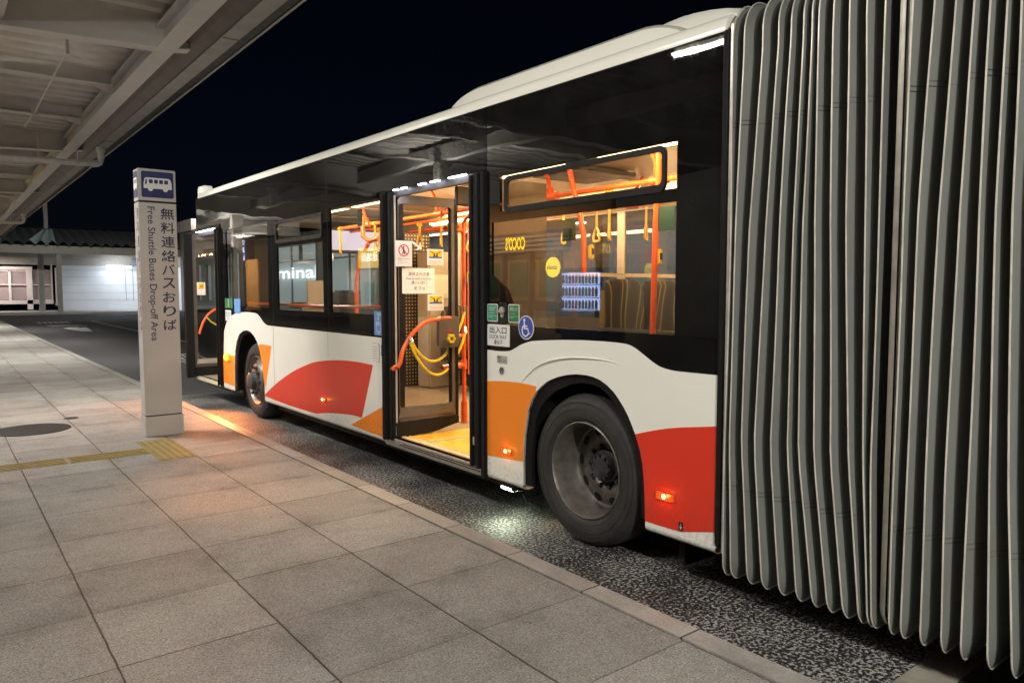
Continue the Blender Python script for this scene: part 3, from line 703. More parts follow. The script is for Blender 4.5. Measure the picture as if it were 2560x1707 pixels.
# stickers on the leaf glass
def sheet(name, u0, v0, u1, v1, m='paper', r=.004, fr=LF, w0=-.012, w1=-.010, parent=None):
    return plate(name, M[m], parent or leaf, fr, rrect(u0, v0, u1, v1, r), w0, w1)
s = sheet('no_kickboard_notice', .012, 1.80, .175, 2.02, w0=.009, w1=.011)
MB().poly(circ(.094,1.938,.052,32), [circ(.094,1.938,.043,32)], .012, .0135, LF).poly([(.060,1.972),(.066,1.978),(.130,1.906),(.124,1.900)], [], .012, .0137, LF).build('prohibition_ring', M['red_ink'], s, False)
MB().poly(circ(.092,1.965,.008,10), [], .0115, .0125, LF).poly([(.084,1.955),(.100,1.955),(.104,1.925),(.108,1.905),(.098,1.905),(.094,1.925),(.086,1.903),(.078,1.905),(.086,1.93)], [], .0115, .0125, LF).build('pictogram_figure', M['ink'], s, False)
text('notice_lettering', '走行中は立ち上がらないで\nください。', M['ink'], s, LF, .035, .155, 1.846, 1.874, .0125)
text('notice_lettering', 'Do not stand up while the\nbus is moving', M['ink'], s, LF, .035, .120, 1.823, 1.838, .0125)
for z0 in (1.818, 1.416):
    s = sheet('hand_caution_sticker', .343, z0, .511, z0+.142)
    MB().poly([(.362,z0+.128),(.492,z0+.128),(.492,z0+.066),(.362,z0+.066)], [], -.009, -.008, LF).build('yellow_field', M['yellow_ink'], s, False)
    MB().poly([(.360,z0+.076),(.494,z0+.076),(.494,z0+.062),(.360,z0+.062)], [], -.0085, -.0072, LF).build('blue_band', M['blue_ink'], s, False)
    k = MB()
    k.poly([(.362,z0+.126),(.370,z0+.128),(.416,z0+.104),(.412,z0+.098)], [], -.008, -.0065, LF); k.poly([(.492,z0+.126),(.484,z0+.128),(.438,z0+.104),(.442,z0+.098)], [], -.008, -.0065, LF)
    for cx in (.413, .441): k.poly(circ(cx, z0+.100, .007, 10), [], -.008, -.0064, LF); k.poly([(cx-.008,z0+.094),(cx+.008,z0+.094),(cx+.007,z0+.070),(cx-.007,z0+.070)], [], -.008, -.0064, LF)
    k.poly([(.415,z0+.085),(.440,z0+.085),(.440,z0+.079),(.415,z0+.079)], [], -.008, -.0063, LF)
    k.build('pictogram_figure', M['ink'], s, False)
    text('sticker_lettering', '戸袋に手を入れないでください', M['ink'], s, LF, .364, .492, z0+.026, z0+.040, -.008)
    text('sticker_lettering', 'Keep your hands clear of the door', M['ink'], s, LF, .364, .492, z0+.010, z0+.019, -.008)
s = sheet('door_warning_notice', .088, 1.567, .418, 1.790)
text('notice_lettering', '扉挟まれ注意', M['silver_sticker'] if False else M['door_frame'], s, LF, .150, .362, 1.722, 1.755, -.009, bold=.004)
text('notice_lettering', 'Please be careful of the doors.', M['ink'], s, LF, .130, .380, 1.690, 1.707, -.009, bold=.006)
text('notice_lettering', '请小心车门', M['door_frame'], s, LF, .178, .336, 1.648, 1.680, -.009, bold=.004)
text('notice_lettering', '문 조심', M['door_frame'], s, LF, .205, .312, 1.600, 1.630, -.009, bold=.004)
# arrow sticker
k = MB(); k.poly([(.180,2.012),(.190,2.024),(.262,1.985),(.268,2.020),(.290,1.955),(.225,1.945),(.250,1.968)], [], -.012, -.010, LF); k.build('arrow_sticker', M['paper'], leaf, False)
# ---- threshold and floor
b = MB(); b.poly([(.0,3.95),(.0,8.70),(.64,8.70),(.64,9.98),(.0,9.98),(.0,11.7),(2.5,11.7),(2.5,2.30),(.0,2.30),(.0,2.62),(.64,2.62),(.64,3.95)], [], .295, .318, lambda a, c_, d: (a, c_, d)); b.build('bus_floor', M['bus_floor'], bus, False)
th = MB().box(-.012, .05, 4.30, 5.78, .262, .318).build('door_step', M['alu'], bus, True, .004)
b = MB(); b.box(.052, .90, 4.34, 5.25, .318, .3225); b.build('ramp_panel', M['floor_yellow'], bus, False)
b = MB(); b.box(.055,.095,4.33,5.60,.3225,.327); b.box(.125,.140,4.33,5.60,.3225,.326); b.box(.095,.90,5.255,5.30,.3225,.326); b.box(.905,.94,4.33,5.62,.318,.325); b.build('floor_trim', M['strip_beige'], bus, False)
b = MB(); b.box(.05,.90,5.305,5.58,.318,.3222); b.build('step_panel', M['floor_yellow'], bus, False)
b = MB(); b.box(-.016,-.011,4.32,5.50,.275,.281); b.box(-.016,-.011,4.36,5.45,.292,.297); b.build('step_groove', M['rubber'], bus, False)
# ---- ceiling, light strips, inner wall
cl = [(.04,2.42),(.10,2.50),(.22,2.56),(.45,2.60),(1.27,2.62),(2.1,2.60),(2.33,2.56),(2.45,2.50),(2.51,2.42)]
MB().loft([[(x,y,z) for x,z in cl] for y in (2.30,11.6)]).build('ceiling', M['ceiling'], bus)
b = MB()
for x0, x1, z0, z1 in ((.36,.46,2.475,2.475),(2.26,2.36,2.52,2.50)):
    y = 2.5
    while y < 8.6:
        if x0 < 1 and 4.0 < y < 5.9: y += 1.22; continue
        b.quad((x0,y,z0-.006),(x1,y,z1-.006),(x1,y+1.05,z1-.006),(x0,y+1.05,z0-.006)); y += 1.22
b.build('ceiling_lamp', M['strip_light'], bus, False)
WARM = (1.0, .64, .33)
for x, y, zz, ln, e in ((.47,3.1,2.44,1.3,40), (.47,7.3,2.44,2.4,50), (2.30,5.4,2.49,5.8,135)): light('AREA', 'ceiling_light', (x, y, zz), e, WARM, bus, shape='RECTANGLE', size=.12, size_y=ln, rot=(0, -72 if x < 1 else 20, 0))
light('AREA', 'ceiling_light', (1.3, 5.0, 2.56), 60, WARM, bus, shape='RECTANGLE', size=.3, size_y=.8)
light('AREA', 'ceiling_light', (1.27, 10.6, 2.56), 40, (1,.90,.78), bus, shape='RECTANGLE', size=.3, size_y=1.4)
b = MB(); b.box(.022,.05,2.30,4.20,1.12,1.33); b.box(.022,.05,2.30,2.72,.32,1.12); b.box(.022,.05,3.86,4.20,.32,1.12); b.box(.022,.05,5.83,8.76,.32,1.36); b.box(.022,.05,8.76,10.2,1.12,1.36); b.box(.022,.06,2.3,11.5,2.385,2.47)
b.build('inner_wall_panel', M['interior_dark'], bus, False)
b = MB(); b.box(.9,2.45,2.32,2.36,.32,2.5); b.build('rear_bulkhead', M['interior_dark'], bus, False)
# ceiling panel joints and a roof grille
b = MB()
for y in (3.4,4.6,5.8,7.0,8.2,9.4): b.box(.45, 2.1, y, y+.012, 2.588, 2.612)
b.build('ceiling_joint', M['interior_grey'], bus, False)
MB().box(.95,1.6,4.3,4.9,2.56,2.60).box(.35,.62,5.15,5.19,2.30,2.46).build('ceiling_grille', M['interior_dark'], bus, True, .01)
# ---- handrails
b = MB()
for x, z in ((.78, 2.335), (1.72, 2.335)):
    b.tube([(x, 2.7, z), (x, 8.3, z)], .018, 10)
b.tube([(1.25,5.4,2.36),(1.25,9.0,2.36)], .014, 8)
for x in (.78, 1.72):
    for y in (3.35, 4.45, 6.1, 7.6): b.tube([(x, y, 2.335), (x-.04 if x < 1 else x+.04, y, 2.47), (x-.12 if x < 1 else x+.12, y, 2.60)], .017, 8)
b.build('overhead_rail', M['pole'], bus)
b = MB()
for x in (.78, 1.72):
    for y in (3.35, 4.45, 6.1, 7.6): b.tube([(x, y-.07, 2.335), (x, y+.07, 2.335)], .032, 12); b.tube([(x, y, 2.335), (x-.02, y, 2.41)], .028, 10)
b.build('rail_bracket', M['pole'], bus)
def vpole(pts, r=.019, name='grab_pole'): return MB().tube(pts, r, 12).build(name, M['pole'], bus)
vpole([(.75,4.045,1.72),(.75,4.05,2.0),(.74,4.08,2.16),(.72,4.13,2.36),(.70,4.16,2.52)], .021)
vpole([(.75,3.372,1.0),(.75,3.355,1.7),(.75,3.344,2.18),(.74,3.315,2.40),(.70,3.29,2.52)], .021)
vpole([(.90,5.86,.32),(.885,5.84,1.0),(.87,5.82,1.9),(.86,5.81,2.22),(.86,5.76,2.27),(.86,5.60,2.335),(.86,5.30,2.36)], .020)
b = MB(); b.tube([(.90,5.86,.32),(.90,5.86,.52)], .033, 12); b.tube([(.893,5.85,.52),(.892,5.85,.54)], .026, 12); b.tube([(.60,5.78,.88),(.90,5.84,.88)], .024, 8); b.tube([(.885,5.84,.84),(.885,5.84,.93)], .027, 10)
b.tube([(.55,5.75,1.165),(.88,5.84,1.165)], .018, 8); b.tube([(.62,5.74,2.16),(.87,5.82,2.16)], .022, 8); b.tube([(.87,5.82,2.12),(.87,5.82,2.20)], .028, 10); b.build('pole_fitting', M['pole'], bus)
vpole([(1.72,6.95,.90),(1.72,6.95,2.335)], .020); vpole([(1.80,7.05,.62),(1.80,7.05,.90)], .026)
vpole([(.78,7.9,.8),(.78,7.9,1.7),(.76,7.75,1.95),(.74,7.5,2.12)], .022)
vpole([(1.6,8.7,.9),(1.6,8.7,1.9),(1.55,8.6,2.1),(1.5,8.45,2.3)], .022)
MB().tube([(.62,7.4,2.40),(.60,7.35,2.18),(.60,7.2,2.12),(.60,7.0,2.14)], .024, 10).build('grab_pole', M['pole'], bus)
MB().tube([(.10,10.2,1.43),(.10,7.0,1.43)], .016, 8).build('window_rail', M['pole'], bus)
MB().tube([(.10,7.05,1.43),(.10,5.86,1.45)], .014, 8).build('window_rail', M['pole'], bus)
# stop buttons
for x, y, z in ((.775,3.37,1.82),(.78,4.03,1.88),(.90,5.80,1.72),(1.72,6.9,1.66)):
    s = MB().box(x-.022, x+.022, y-.05, y-.012, z-.055, z+.055).build('stop_button', M['yellow'], bus, True, .010)
    MB().box(x-.012, x+.012, y-.054, y-.05, z-.02, z+.025).build('button_face', M['ink'], s, False)
# hanging strap handles
sh = None
def strap(x, y, z, a=0):
    b = MB(); h = .125
    pts = [(-.038,-h),(-.048,-h+.012),(-.044,-h+.05),(-.022,-.02),(0,0),(.022,-.02),(.044,-h+.05),(.048,-h+.012),(.038,-h),(-.038,-h)]
    ca, sa = math.cos(R(a)), math.sin(R(a))
    b.tube([(x+u*sa, y+u*ca, z+v) for u, v in pts], .0105, 8, cap=False)
    o = b.build('strap_handle', M['yellow'], bus)
    k = MB().tube([(x, y, z-.005), (x, y, 2.33)], .009, 6, sx=1.6, sy=.5); k.tube([(x,y-.02,2.335),(x,y+.02,2.335)], .025, 10); k.build('strap_band', M['yellow'], o)
strap(.78, 3.80, 2.185, 60) if False else None
strap(.95, 3.98, 2.10, 50)
for y, a in ((4.9,10),(5.35,60),(6.55,30),(6.95,70)): strap(1.72, y, 2.17, a)
for y, z, a in ((6.8,2.20,40),(7.25,2.22,70),(7.85,2.22,15),(8.2,2.22,50)): strap(1.25, y, z, a)
for y, a in ((7.0,70),(7.42,50),(8.3,30)): strap(.78, y, 2.16, a)
strap(1.72,3.9,2.15,20); strap(1.72,4.3,2.15,60)
# ---- seats and partitions
def seat(x, y, z, face=-1):
    s = bpy.data.objects.new('bus_seat', None)
    prof = [(-.225,z-.72),(-.235,z-.35),(-.225,z-.10),(-.17,z-.015),(-.10,z),(.10,z),(.17,z-.015),(.225,z-.10),(.235,z-.35),(.225,z-.72)]
    b = MB(); rows = []
    for d, sc in ((.0,.86),(.02,.96),(.05,1.),(.09,1.),(.11,.95)):
        rows.append([(x+u*sc, y+face*d*-1, z-.36+(v-z+.36)*sc) for u, v in prof])
    b.loft(rows)
    for r in (rows[0], rows[-1]): b.b.faces.new([b.b.verts.new(p) for p in r])
    o = b.build('seat', M['seat'], bus)
    MB().box(x-.22, x+.22, min(y, y+face*.42), max(y, y+face*.42), z-.80, z-.70).build('seat_cushion', M['seat'], o, True, .03)
for x in (1.40, 1.88): seat(x, 4.20, 1.69)
for y in (7.1, 7.9): seat(2.22, y, 1.40)
MB().box(1.95,2.45,8.2,8.5,.32,2.1).build('side_cabinet', M['interior_grey'], bus, True, .02)
MB().box(2.0,2.4,8.19,8.199,1.5,1.8).build('cabinet_notice', M['paper'], bus, False)
b = MB(); b.box(.80, 2.45, 4.24, 4.275, 1.705, 1.735); b.build('partition_rail', M['strip_beige'], bus, False)
b = MB(); b.box(1.05, 1.09, 2.6, 4.24, .32, 1.30); b.build('wheel_box', M['interior_dark'], bus, True, .01)
MB().box(1.50,1.62,5.6,5.75,1.6,2.56).build('inner_pillar', M['interior_grey'], bus, True, .01)
MB().box(1.30,1.50,6.0,6.03,1.92,2.12).build('luggage_notice', M['red_ink'], bus, False)
MB().box(1.80,2.18,8.55,8.59,.32,2.35).build('dotted_partition', M['dots'], bus, False)
MB().box(.9,1.5,8.55,8.58,.32,1.25).build('driver_partition', M['interior_grey'], bus, True, .01)
for x, y, z, m in ((.72,4.18,2.06,'notice_green'),(.75,3.26,2.08,'notice_green'),(.10,7.86,2.02,'notice_green'),(.10,6.42,2.29,'notice_green')):
    s = MB().box(x-.002,x+.002,y-.075 if x > .2 else y-.05,y+.075 if x > .2 else y+.05,z-.09,z+.07).build('seat_notice', M[m], bus, True)
# front equipment
MB().box(.08,.42,9.62,9.92,1.15,2.25).build('cab_locker', M['interior_dark'], bus, True, .02)
b = MB(); b.box(1.2,1.9,10.6,11.1,.9,1.42); b.box(1.35,1.62,10.35,10.42,1.42,1.62); b.box(1.7,1.95,10.3,10.6,.8,1.60); b.build('driver_desk', M['interior_dark'], bus, True, .03)
MB().box(.96,1.30,9.75,9.78,1.36,1.735).build('ticket_board', M['paper'], bus, False)
MB().box(.9,1.34,9.79,9.84,.6,1.42).build('ticket_box', M['interior_grey'], bus, True, .02)
sc_ = MB().box(1.0,2.0,9.3,9.36,2.10,2.44).build('passenger_display', M['interior_dark'], bus, True, .01)
MB().quad((1.03,9.297,2.14),(1.97,9.297,2.14),(1.97,9.297,2.40),(1.03,9.297,2.40)).build('display_screen', M['board_glow'], sc_, False)
# ---- front door
b = MB(); b.box(-.02,.04,10.395,10.44,.28,2.45); b.box(-.035,.03,10.445,10.50,.30,2.45); b.box(-.02,.05,10.505,10.57,.30,2.45); b.tube([(-.03,10.42,.28),(-.03,10.42,2.44)],.014,8); b.tube([(-.045,10.48,.28),(-.045,10.48,2.44)],.014,8)
b.build('front_door_seal', M['rubber'], bus, True, .006)
MB().box(-.01,.2,10.40,11.75,2.455,2.50).build('front_door_header', M['dark_plastic'], bus, False)
b = MB()
for y0, y1 in ((10.62,10.80),(10.85,11.0),(11.05,11.2),(11.24,11.36),(11.42,11.5)): b.box(-.016, .004, y0, y1, 2.444, 2.455)
b.build('front_door_led', M['led_cool'], bus, False)
light('AREA', 'front_door_light', (.08, 11.05, 2.43), 2.5, (.8,.85,1), bus, shape='RECTANGLE', size=.04, size_y=.9)
FL = frame((0, 11.60, 0), (1,0,0))
fl = plate('front_door_leaf', M['door_frame'], bus, FL, rrect(-.05, .455, .60, 2.43, .012), -.045, 0, [rrect(-.005, .575, .55, 2.35, .03)])
plate('kick_panel', M['dark_plastic'], fl, FL, [(-.04,.31),(.40,.335),(.60,.39),(.60,.452),(-.05,.452)], -.04, .012)
plate('leaf_outer_seal', M['rubber'], fl, FL, [(-.17,.30),(-.055,.30),(-.055,2.43),(-.17,2.43)], -.05, .02)
MB().quad(*[FL(u, v, -.02) for u, v in ((-.01,.57),(.56,.57),(.56,2.36),(-.01,2.36))]).build('door_glass', M['door_glass'], fl, False)
plate('lower_frame_bevel', M['interior_grey'], fl, FL, [(-.03,.50),(.58,.50),(.55,.57),(-.01,.57)], .001, .010)
s = sheet('caution_sticker', .0, 1.53, .122, 1.72, fr=FL, w0=.004, w1=.006, parent=fl)
MB().poly([(.025,1.705),(.10,1.705),(.10,1.62),(.025,1.62)], [], .0065, .0075, FL).build('yellow_field', M['yellow_ink'], s, False)
text('sticker_lettering', 'M', M['ink'], s, FL, .05,.082,1.645,1.675,.009)
hb = spline([(.252,1.318),(.16,1.26),(.10,1.19),(.05,1.10),(.015,1.0),(.0,.95)], 4)
MB().tube([FL(u, v, .06) for u, v in hb], .018, 10).build('leaf_grab_bar', M['pole'], fl)
MB().tube([FL(.11,1.20,.07), FL(.17,1.13,.07), FL(.26,1.07,.07), FL(.40,1.05,.07)], .010, 8).build('safety_hose', M['yellow_hose'], fl)
MB().box(-.012,.05,10.5,11.7,.262,.318).build('front_door_step', M['strip_beige'], bus, True, .004)
# ---- side stickers and signs
def sst(name, y0, y1, z0, z1, m, r=.008, w=.004): return plate(name, M[m], bus, SIDE, rrect(-y1, z0, -y0, z1, r), .001, w)
def stx(o, body, y1, y0, z0, z1, m='ink', w=.0047, bold=0.): return text('sign_lettering', body, M[m], o, SIDE, -y1, -y0, z0, z1, w, bold=bold)
s = sst('doorway_sign', 3.984, 4.240, 1.206, 1.357, 'sticker_white')
stx(s, '出入口', 4.212, 4.015, 1.293, 1.342, bold=.02); stx(s, 'DOOR WAY', 4.212, 4.015, 1.256, 1.284, bold=.01); stx(s, '출입구', 4.160, 4.062, 1.217, 1.249, bold=.02)
for y0, y1, m, tx in ((4.119,4.240,'green_teal','EMERGENCY\nCONTROL'), (3.877,3.997,'green_dark','非常コック')):
    s = sst('emergency_sign', y0, y1, 1.375, 1.500, 'sticker_white', .014)
    plate('sign_field', M[m], s, SIDE, rrect(-y1+.006, 1.381, -y0-.006, 1.494, .010), .0042, .005)
    stx(s, tx, y1-.018, y0+.018, 1.452, 1.480, 'sticker_white', .0055)
    stx(s, 'PULL THE KNOB', y1-.014, y0+.04, 1.434, 1.440, 'sticker_white', .0055); stx(s, 'TURN TO OPEN THE DOOR', y1-.014, y0+.014, 1.415, 1.421, 'sticker_white', .0055); stx(s, 'BY HAND', y1-.014, y0+.06, 1.404, 1.410, 'sticker_white', .0055)
s = sst('emergency_handle_recess', 4.010, 4.106, 1.365, 1.512, 'dark_plastic', .02, .006)
k = MB().lathe_x([(-.007,.026),(-.018,.026),(-.020,.020),(-.020,.0)], 4.058, 1.455, 24); k.box(-.032,-.018,4.022,4.094,1.442,1.456); k.lathe_x([(-.007,.019),(-.014,.018),(-.014,.0)], 4.058, 1.425, 20); k.build('emergency_handle', M['alu'], s)
# wheelchair symbol
s = plate('wheelchair_sign', M['sticker_white'], bus, SIDE, circ(-3.805, 1.347, .080, 40), .001, .004)
plate('sign_field', M['access_blue'], s, SIDE, circ(-3.805, 1.347, .074, 40), .0042, .005)
k = MB(); o = (-3.805, 1.347)
P = lambda L: [(o[0]+a*.001, o[1]+b_*.001) for a, b_ in L]
k.poly(circ(o[0]-.016, o[1]+.048, .0115, 16), [], .0052, .006, SIDE)
k.poly(P([(-22,34),(-10,34),(-8,14),(16,14),(16,6),(-8,6),(-7,-2),(24,-2),(34,-36),(46,-30),(44,-40),(28,-46),(18,-10),(-20,-10)]), [], .0052, .006, SIDE)
arc = [(-.004+.040*math.cos(R(a)), -.020+.042*math.sin(R(a))) for a in range(115, 350, 12)]; arc2 = [(-.004+.030*math.cos(R(a)), -.020+.032*math.sin(R(a))) for a in range(346, 110, -12)]
k.poly([(o[0]+a, o[1]+b_) for a, b_ in arc + arc2], [], .0052, .006, SIDE)
k.build('wheelchair_symbol', M['sticker_white'], s, False)
s = sst('information_sticker', 4.010, 4.128, 1.088, 1.142, 'silver_sticker', .003, .0042)
stx(s, '乗降口に\nご注意ください', 4.120, 4.018, 1.096, 1.136, 'ink', .0048)
s = plate('brand_badge', M['chrome'], bus, SIDE, circ(-4.070, 1.037, .026, 28), .001, .008)
text('badge_mark', 'M', M['ink'], s, SIDE, -4.084, -4.056, 1.018, 1.056, .009)
s = sst('fare_information_sticker', 5.806, 5.958, 1.197, 1.412, 'light_blue', .008)
stx(s, '精算\n機', 5.90, 5.83, 1.33, 1.40, 'sticker_white'); stx(s, '乗車', 5.93, 5.86, 1.28, 1.32, 'sticker_white'); stx(s, 'OUT', 5.90, 5.83, 1.205, 1.235, 'sticker_white')
MB().poly(circ(-5.875,1.268,.045,24), [circ(-5.875,1.268,.040,24)], .0042,.005,SIDE).build('ring_mark', M['sticker_white'], s, False)
s = sst('fuel_flap_vent', 5.871, 6.006, .962, 1.122, 'white', .012, .008)
k = MB()
for i in range(6): k.box(-.010,-.008,5.895,5.985,.985+i*.021,.991+i*.021)
k.build('vent_slot', M['interior_grey'], s, False)
MB().poly(rrect(-6.008,.960,-5.869,1.124,.013), [rrect(-6.003,.965,-5.874,1.119,.011)], .003,.0045,SIDE).build('flap_joint', M['rubber'], s, False)
s = sst('blue_edge_sticker', 5.803, 5.835, 1.02, 1.115, 'access_blue', .004); stx(s, 'S', 5.828, 5.81, 1.055, 1.085, 'sticker_white')
s = sst('front_doorway_sign', 10.0+.0, 10.24, 1.19, 1.335, 'sticker_white'); stx(s, '出入口', 10.22, 10.03, 1.28, 1.32, bold=.02); stx(s, 'DOOR WAY', 10.22, 10.03, 1.245, 1.27); stx(s, '출입구', 10.18, 10.07, 1.205, 1.235)
for y0, y1 in ((10.14,10.25),(9.93,10.03)): sst('front_emergency_sign', y0, y1, 1.36, 1.49, 'green_dark', .012)
sst('front_handle_recess', 10.045, 10.125, 1.365, 1.49, 'alu', .02, .008)
sst('front_information_sticker', 9.62, 9.86, 1.30, 1.49, 'light_blue', .008)
s = sst('lifting_point_sticker', 2.475, 2.505, .312, .358, 'ink', .003, .0045); stx(s, '↓', 2.498, 2.482, .318, .352, 'sticker_white', .0052)
# rear edge rubber post and rain trim
b = MB(); b.box(-.012, .03, 2.235, 2.272, .30, 2.925); b.tube([(-.004,2.254,.30),(-.004,2.254,2.925)], .014, 8); b.build('rear_edge_profile', M['rubber'], bus, True, .004)
MB().box(-.006,.02,2.215,2.234,.262,2.95).build('rear_edge_strip', M['piping'], bus, True, .003)
# ---- bellows
def interp(tab, z):
    for (z0, a), (z1, c) in zip(tab, tab[1:]):
        if z <= z1: 
            t = max(0, (z-z0)/(z1-z0)); return a + (c-a)*t
    return tab[-1][1]
lowY = [2.215,2.185,2.112,2.038,1.954,1.870,1.805,1.730,1.657,1.577,1.500]
zl = [2.19,2.150,2.060,1.978,1.885,1.792,1.703,1.620,1.540,1.462,1.40]
crT = [2.206,2.146,2.045,1.96,1.899,1.842,1.799,1.766,1.703,1.634,1.557,1.481]
crM = [2.200,2.169,2.093,2.008,1.934,1.862,1.820,1.765,1.689,1.619,1.540,1.482]
crL = [2.210,2.185,2.114,2.039,1.955,1.870,1.811,1.734,1.660,1.579,1.512,1.480]
crB = [2.205,2.157,2.065,1.983,1.888,1.800,1.725,1.650,1.575,1.510,1.475,1.455]
r2T = [1.374,1.297,1.220,1.153,1.101,1.050,1.005]
r2M = [1.385,1.325,1.250,1.179,1.110,1.054,1.004]
r2L = [1.385,1.335,1.263,1.188,1.108,1.040,.974]
r2B = [1.382,1.335,1.262,1.182,1.108,1.016,.938]
for k in range(10):
    for L, base in ((r2T,1.005),(r2M,1.004),(r2L,.974),(r2B,.938)): L.append(base-.072*(k+1))
def path(off):      # cross-section of the bellows in (x, z), off = how far inwards
    p = []; r = .22-off*.4
    xo = -.022+off; zt = 3.045-off; zb = .150+off
    p.append((1.0, zt)); p.append((xo+.40, zt))
    for k in range(9):
        a = R(90+90*k/8); p.append((xo+.14+.14*math.cos(a), zt-.17+.17*math.sin(a)))
    for k in range(1, 24): p.append((xo, zt-.17-(zt-.17-zb-.08)*k/24))
    for k in range(9):
        a = R(180+90*k/8); p.append((xo+.06+.06*math.cos(a), zb+.08+.08*math.sin(a)))
    p.append((xo+.45, zb)); p.append((1.0, zb)); return p
def Yat(cols, z, ph=0): return interp(list(zip((.16,.85,1.9,2.75), (cols[3],cols[2],cols[1],cols[0]))), z)
def run(T, Mi, L, B, ypipe, seams):
    rows = []; n = len(T)
    prof = [(0,.004),(.12,.019),(.28,.043),(.45,.072),(.60,.102),(.70,.122),(.76,.128),(.84,.105),(.92,.054),(.975,.015)]
    for i in range(n):
        last = i == n-1
        for t, d in (prof if not last else prof[:1]):
            row = []
            for (x, z) in path(d):
                a = Yat((T[i],Mi[i],L[i],B[i]), z)
                if not last: c = Yat((T[i+1],Mi[i+1],L[i+1],B[i+1]), z); a = a + (c-a)*t
                row.append((x, a + .0025*math.sin(z*3.1+i*1.7), z))
            rows.append(row)
        pp = [(x, Yat((T[i],Mi[i],L[i],B[i]), z) + .0025*math.sin(z*3.1+i*1.7), z) for x, z in path(-.001)]
        ypipe.tube(pp[1:-1], .0036, 6)
        if not last:
            for zs in (2.38, .60):
                q = []
                for t, d in prof[:6]:
                    a = Yat((T[i],Mi[i],L[i],B[i]), zs); c = Yat((T[i+1],Mi[i+1],L[i+1],B[i+1]), zs)
                    q.append((-.0245+d, a+(c-a)*t, zs + .006*math.sin(i*2.3)))
                seams.tube(q, .0016, 5); seams.tube([(x, y, z+.020) for x, y, z in q], .0016, 5)
    return rows
pip = MB(); sm = MB()
b = MB(); b.loft(run(crT, crM, crL, crB, pip, sm)); b.loft(run(r2T, r2M, r2L, r2B, pip, sm))
bel = b.build('bellows', M['bellows'], bus, ang=60)
pip.build('bellows_edge_trim', M['piping'], bel); sm.build('bellows_seam', M['seam'], bel)
# rigid centre hoop between the two bellows halves
b = MB()
for off, y0, y1 in ((.035,1.392,1.410),(.022,1.412,1.424),(.035,1.426,1.440)):
    rows = [[(x, y0+.0, z) for x, z in path(off)], [(x, y1, z) for x, z in path(off)]]
    b.loft(rows)
b.build('bellows_hoop', M['piping'], bel)
b = MB(); b.loft([[(x, 1.375, z) for x, z in path(.06)], [(x, 1.50, z) for x, z in path(.06)]]); b.build('hoop_backing', M['rubber'], bel)
# beginning of the rear section past the bellows
b = MB(); rr = [(x, z) for x, z in cove]
b.loft([[(x, .21, z) for x, z in rr], [(x, -5.5, z) for x, z in rr]]); b.build('rear_section_roof', M['white'], bus)
plate('rear_section_glazing', M['black'], bus, SIDE, side([(.21,1.17),(.21,TOP-.006),(-5.5,TOP-.006),(-5.5,1.17)]), 0, -.02)
plate('rear_section_panel', M['white'], bus, SIDE, side([(.21,.275),(.21,1.168),(-5.5,1.168),(-5.5,.275)]), .0015, -.02)

# ------------------------------------------------------------------ sign pillar
sp = thing('sign_pillar', 'tall grey square pillar reading Free Shuttle Buses Drop-off Area with a blue bus pictogram', 'sign')
X0, X1, Y0, Y1 = -1.478, -1.148, 7.90, 8.10
X0b, X1b = -1.530, -1.178
PF = frame((0, 7.90, 0), (1,0,0)); PL = frame((-1.49, 0, 0), (0,-1,0))
sx0, sx1 = -1.503, -1.160
MB().box(sx0-.004, sx1+.006, 7.893, 8.105, KZ, KZ+.20).build('plinth', M['pillar_panel'], sp, True, .004)
body = MB().box(sx0, sx1, 7.90, 8.098, KZ+.206, 2.455).build('pillar_body', M['pillar_panel'], sp, True, .006)
MB().box(sx0+.006, sx1-.006, 7.906, 8.092, KZ+.15, 2.76).build('inner_core', M['dark_steel'], sp, False)
head = MB().box(sx0, sx1, 7.90, 8.098, 2.463, 2.775).build('pillar_head', M['pillar_panel'], sp, True, .006)
def pict(fr, u0, u1, v0, v1, parent, w):
    pl = plate('pictogram_field', M['navy'], parent, fr, rrect(u0, v0, u1, v1, .016), w, w+.002)
    W, H = u1-u0, v1-v0; cx = (u0+u1)/2; cy = (v0+v1)/2+.005
    a = .44*W
    bodyp = [(cx-a*.98,cy-.18*H),(cx-a*.98,cy-.02*H),(cx-a*.90,cy+.20*H),(cx-a*.78,cy+.235*H),(cx+a*.80,cy+.235*H),(cx+a*.93,cy+.19*H),(cx+a,cy+.05*H),(cx+a,cy-.18*H)]
    wins = [[(cx-a*.90,cy-.02*H),(cx-a*.76,cy-.02*H),(cx-a*.72,cy+.17*H),(cx-a*.82,cy+.17*H)]] + [[(cx+a*q,cy+.02*H),(cx+a*(q+.27),cy+.02*H),(cx+a*(q+.27),cy+.17*H),(cx+a*q,cy+.17*H)] for q in (-.60,-.24,.12,.48)]
    k = MB().poly(bodyp, wins, w+.002, w+.0035, fr)
    for q in (-.5, .55): k.poly(circ(cx+a*q, cy-.19*H, .078*W, 18), [], w+.002, w+.0037, fr)
    k.build('bus_pictogram', M['sign_white'], pl, False)
pict(PF, sx0+.030, sx1-.022, 2.500, 2.752, head, .0005)
LFc = frame((sx0, 0, 0), (0,-1,0))
pict(LFc, -8.085, -7.915, 2.500, 2.752, head, .0005)
chars = '無料連絡バスおりば'
cz = 2.405; ch = .136
for i, c_ in enumerate(chars):
    hsz = ch*(.84 if i < 4 else .76)
    text('pillar_lettering', c_, M['navy_text'], body, PF, sx1-.150, sx1-.022 if i < 4 else sx1-.032, cz-hsz, cz, .001, keep=False, bold=.012)
    cz -= ch + .0015
text('pillar_lettering', 'Free Shuttle Buses Drop-off Area', M['navy_text'], body, PF, sx0+.056, sx0+.142, 1.10, 2.41, .001, rot=-90, bold=.006)
cz = 2.405
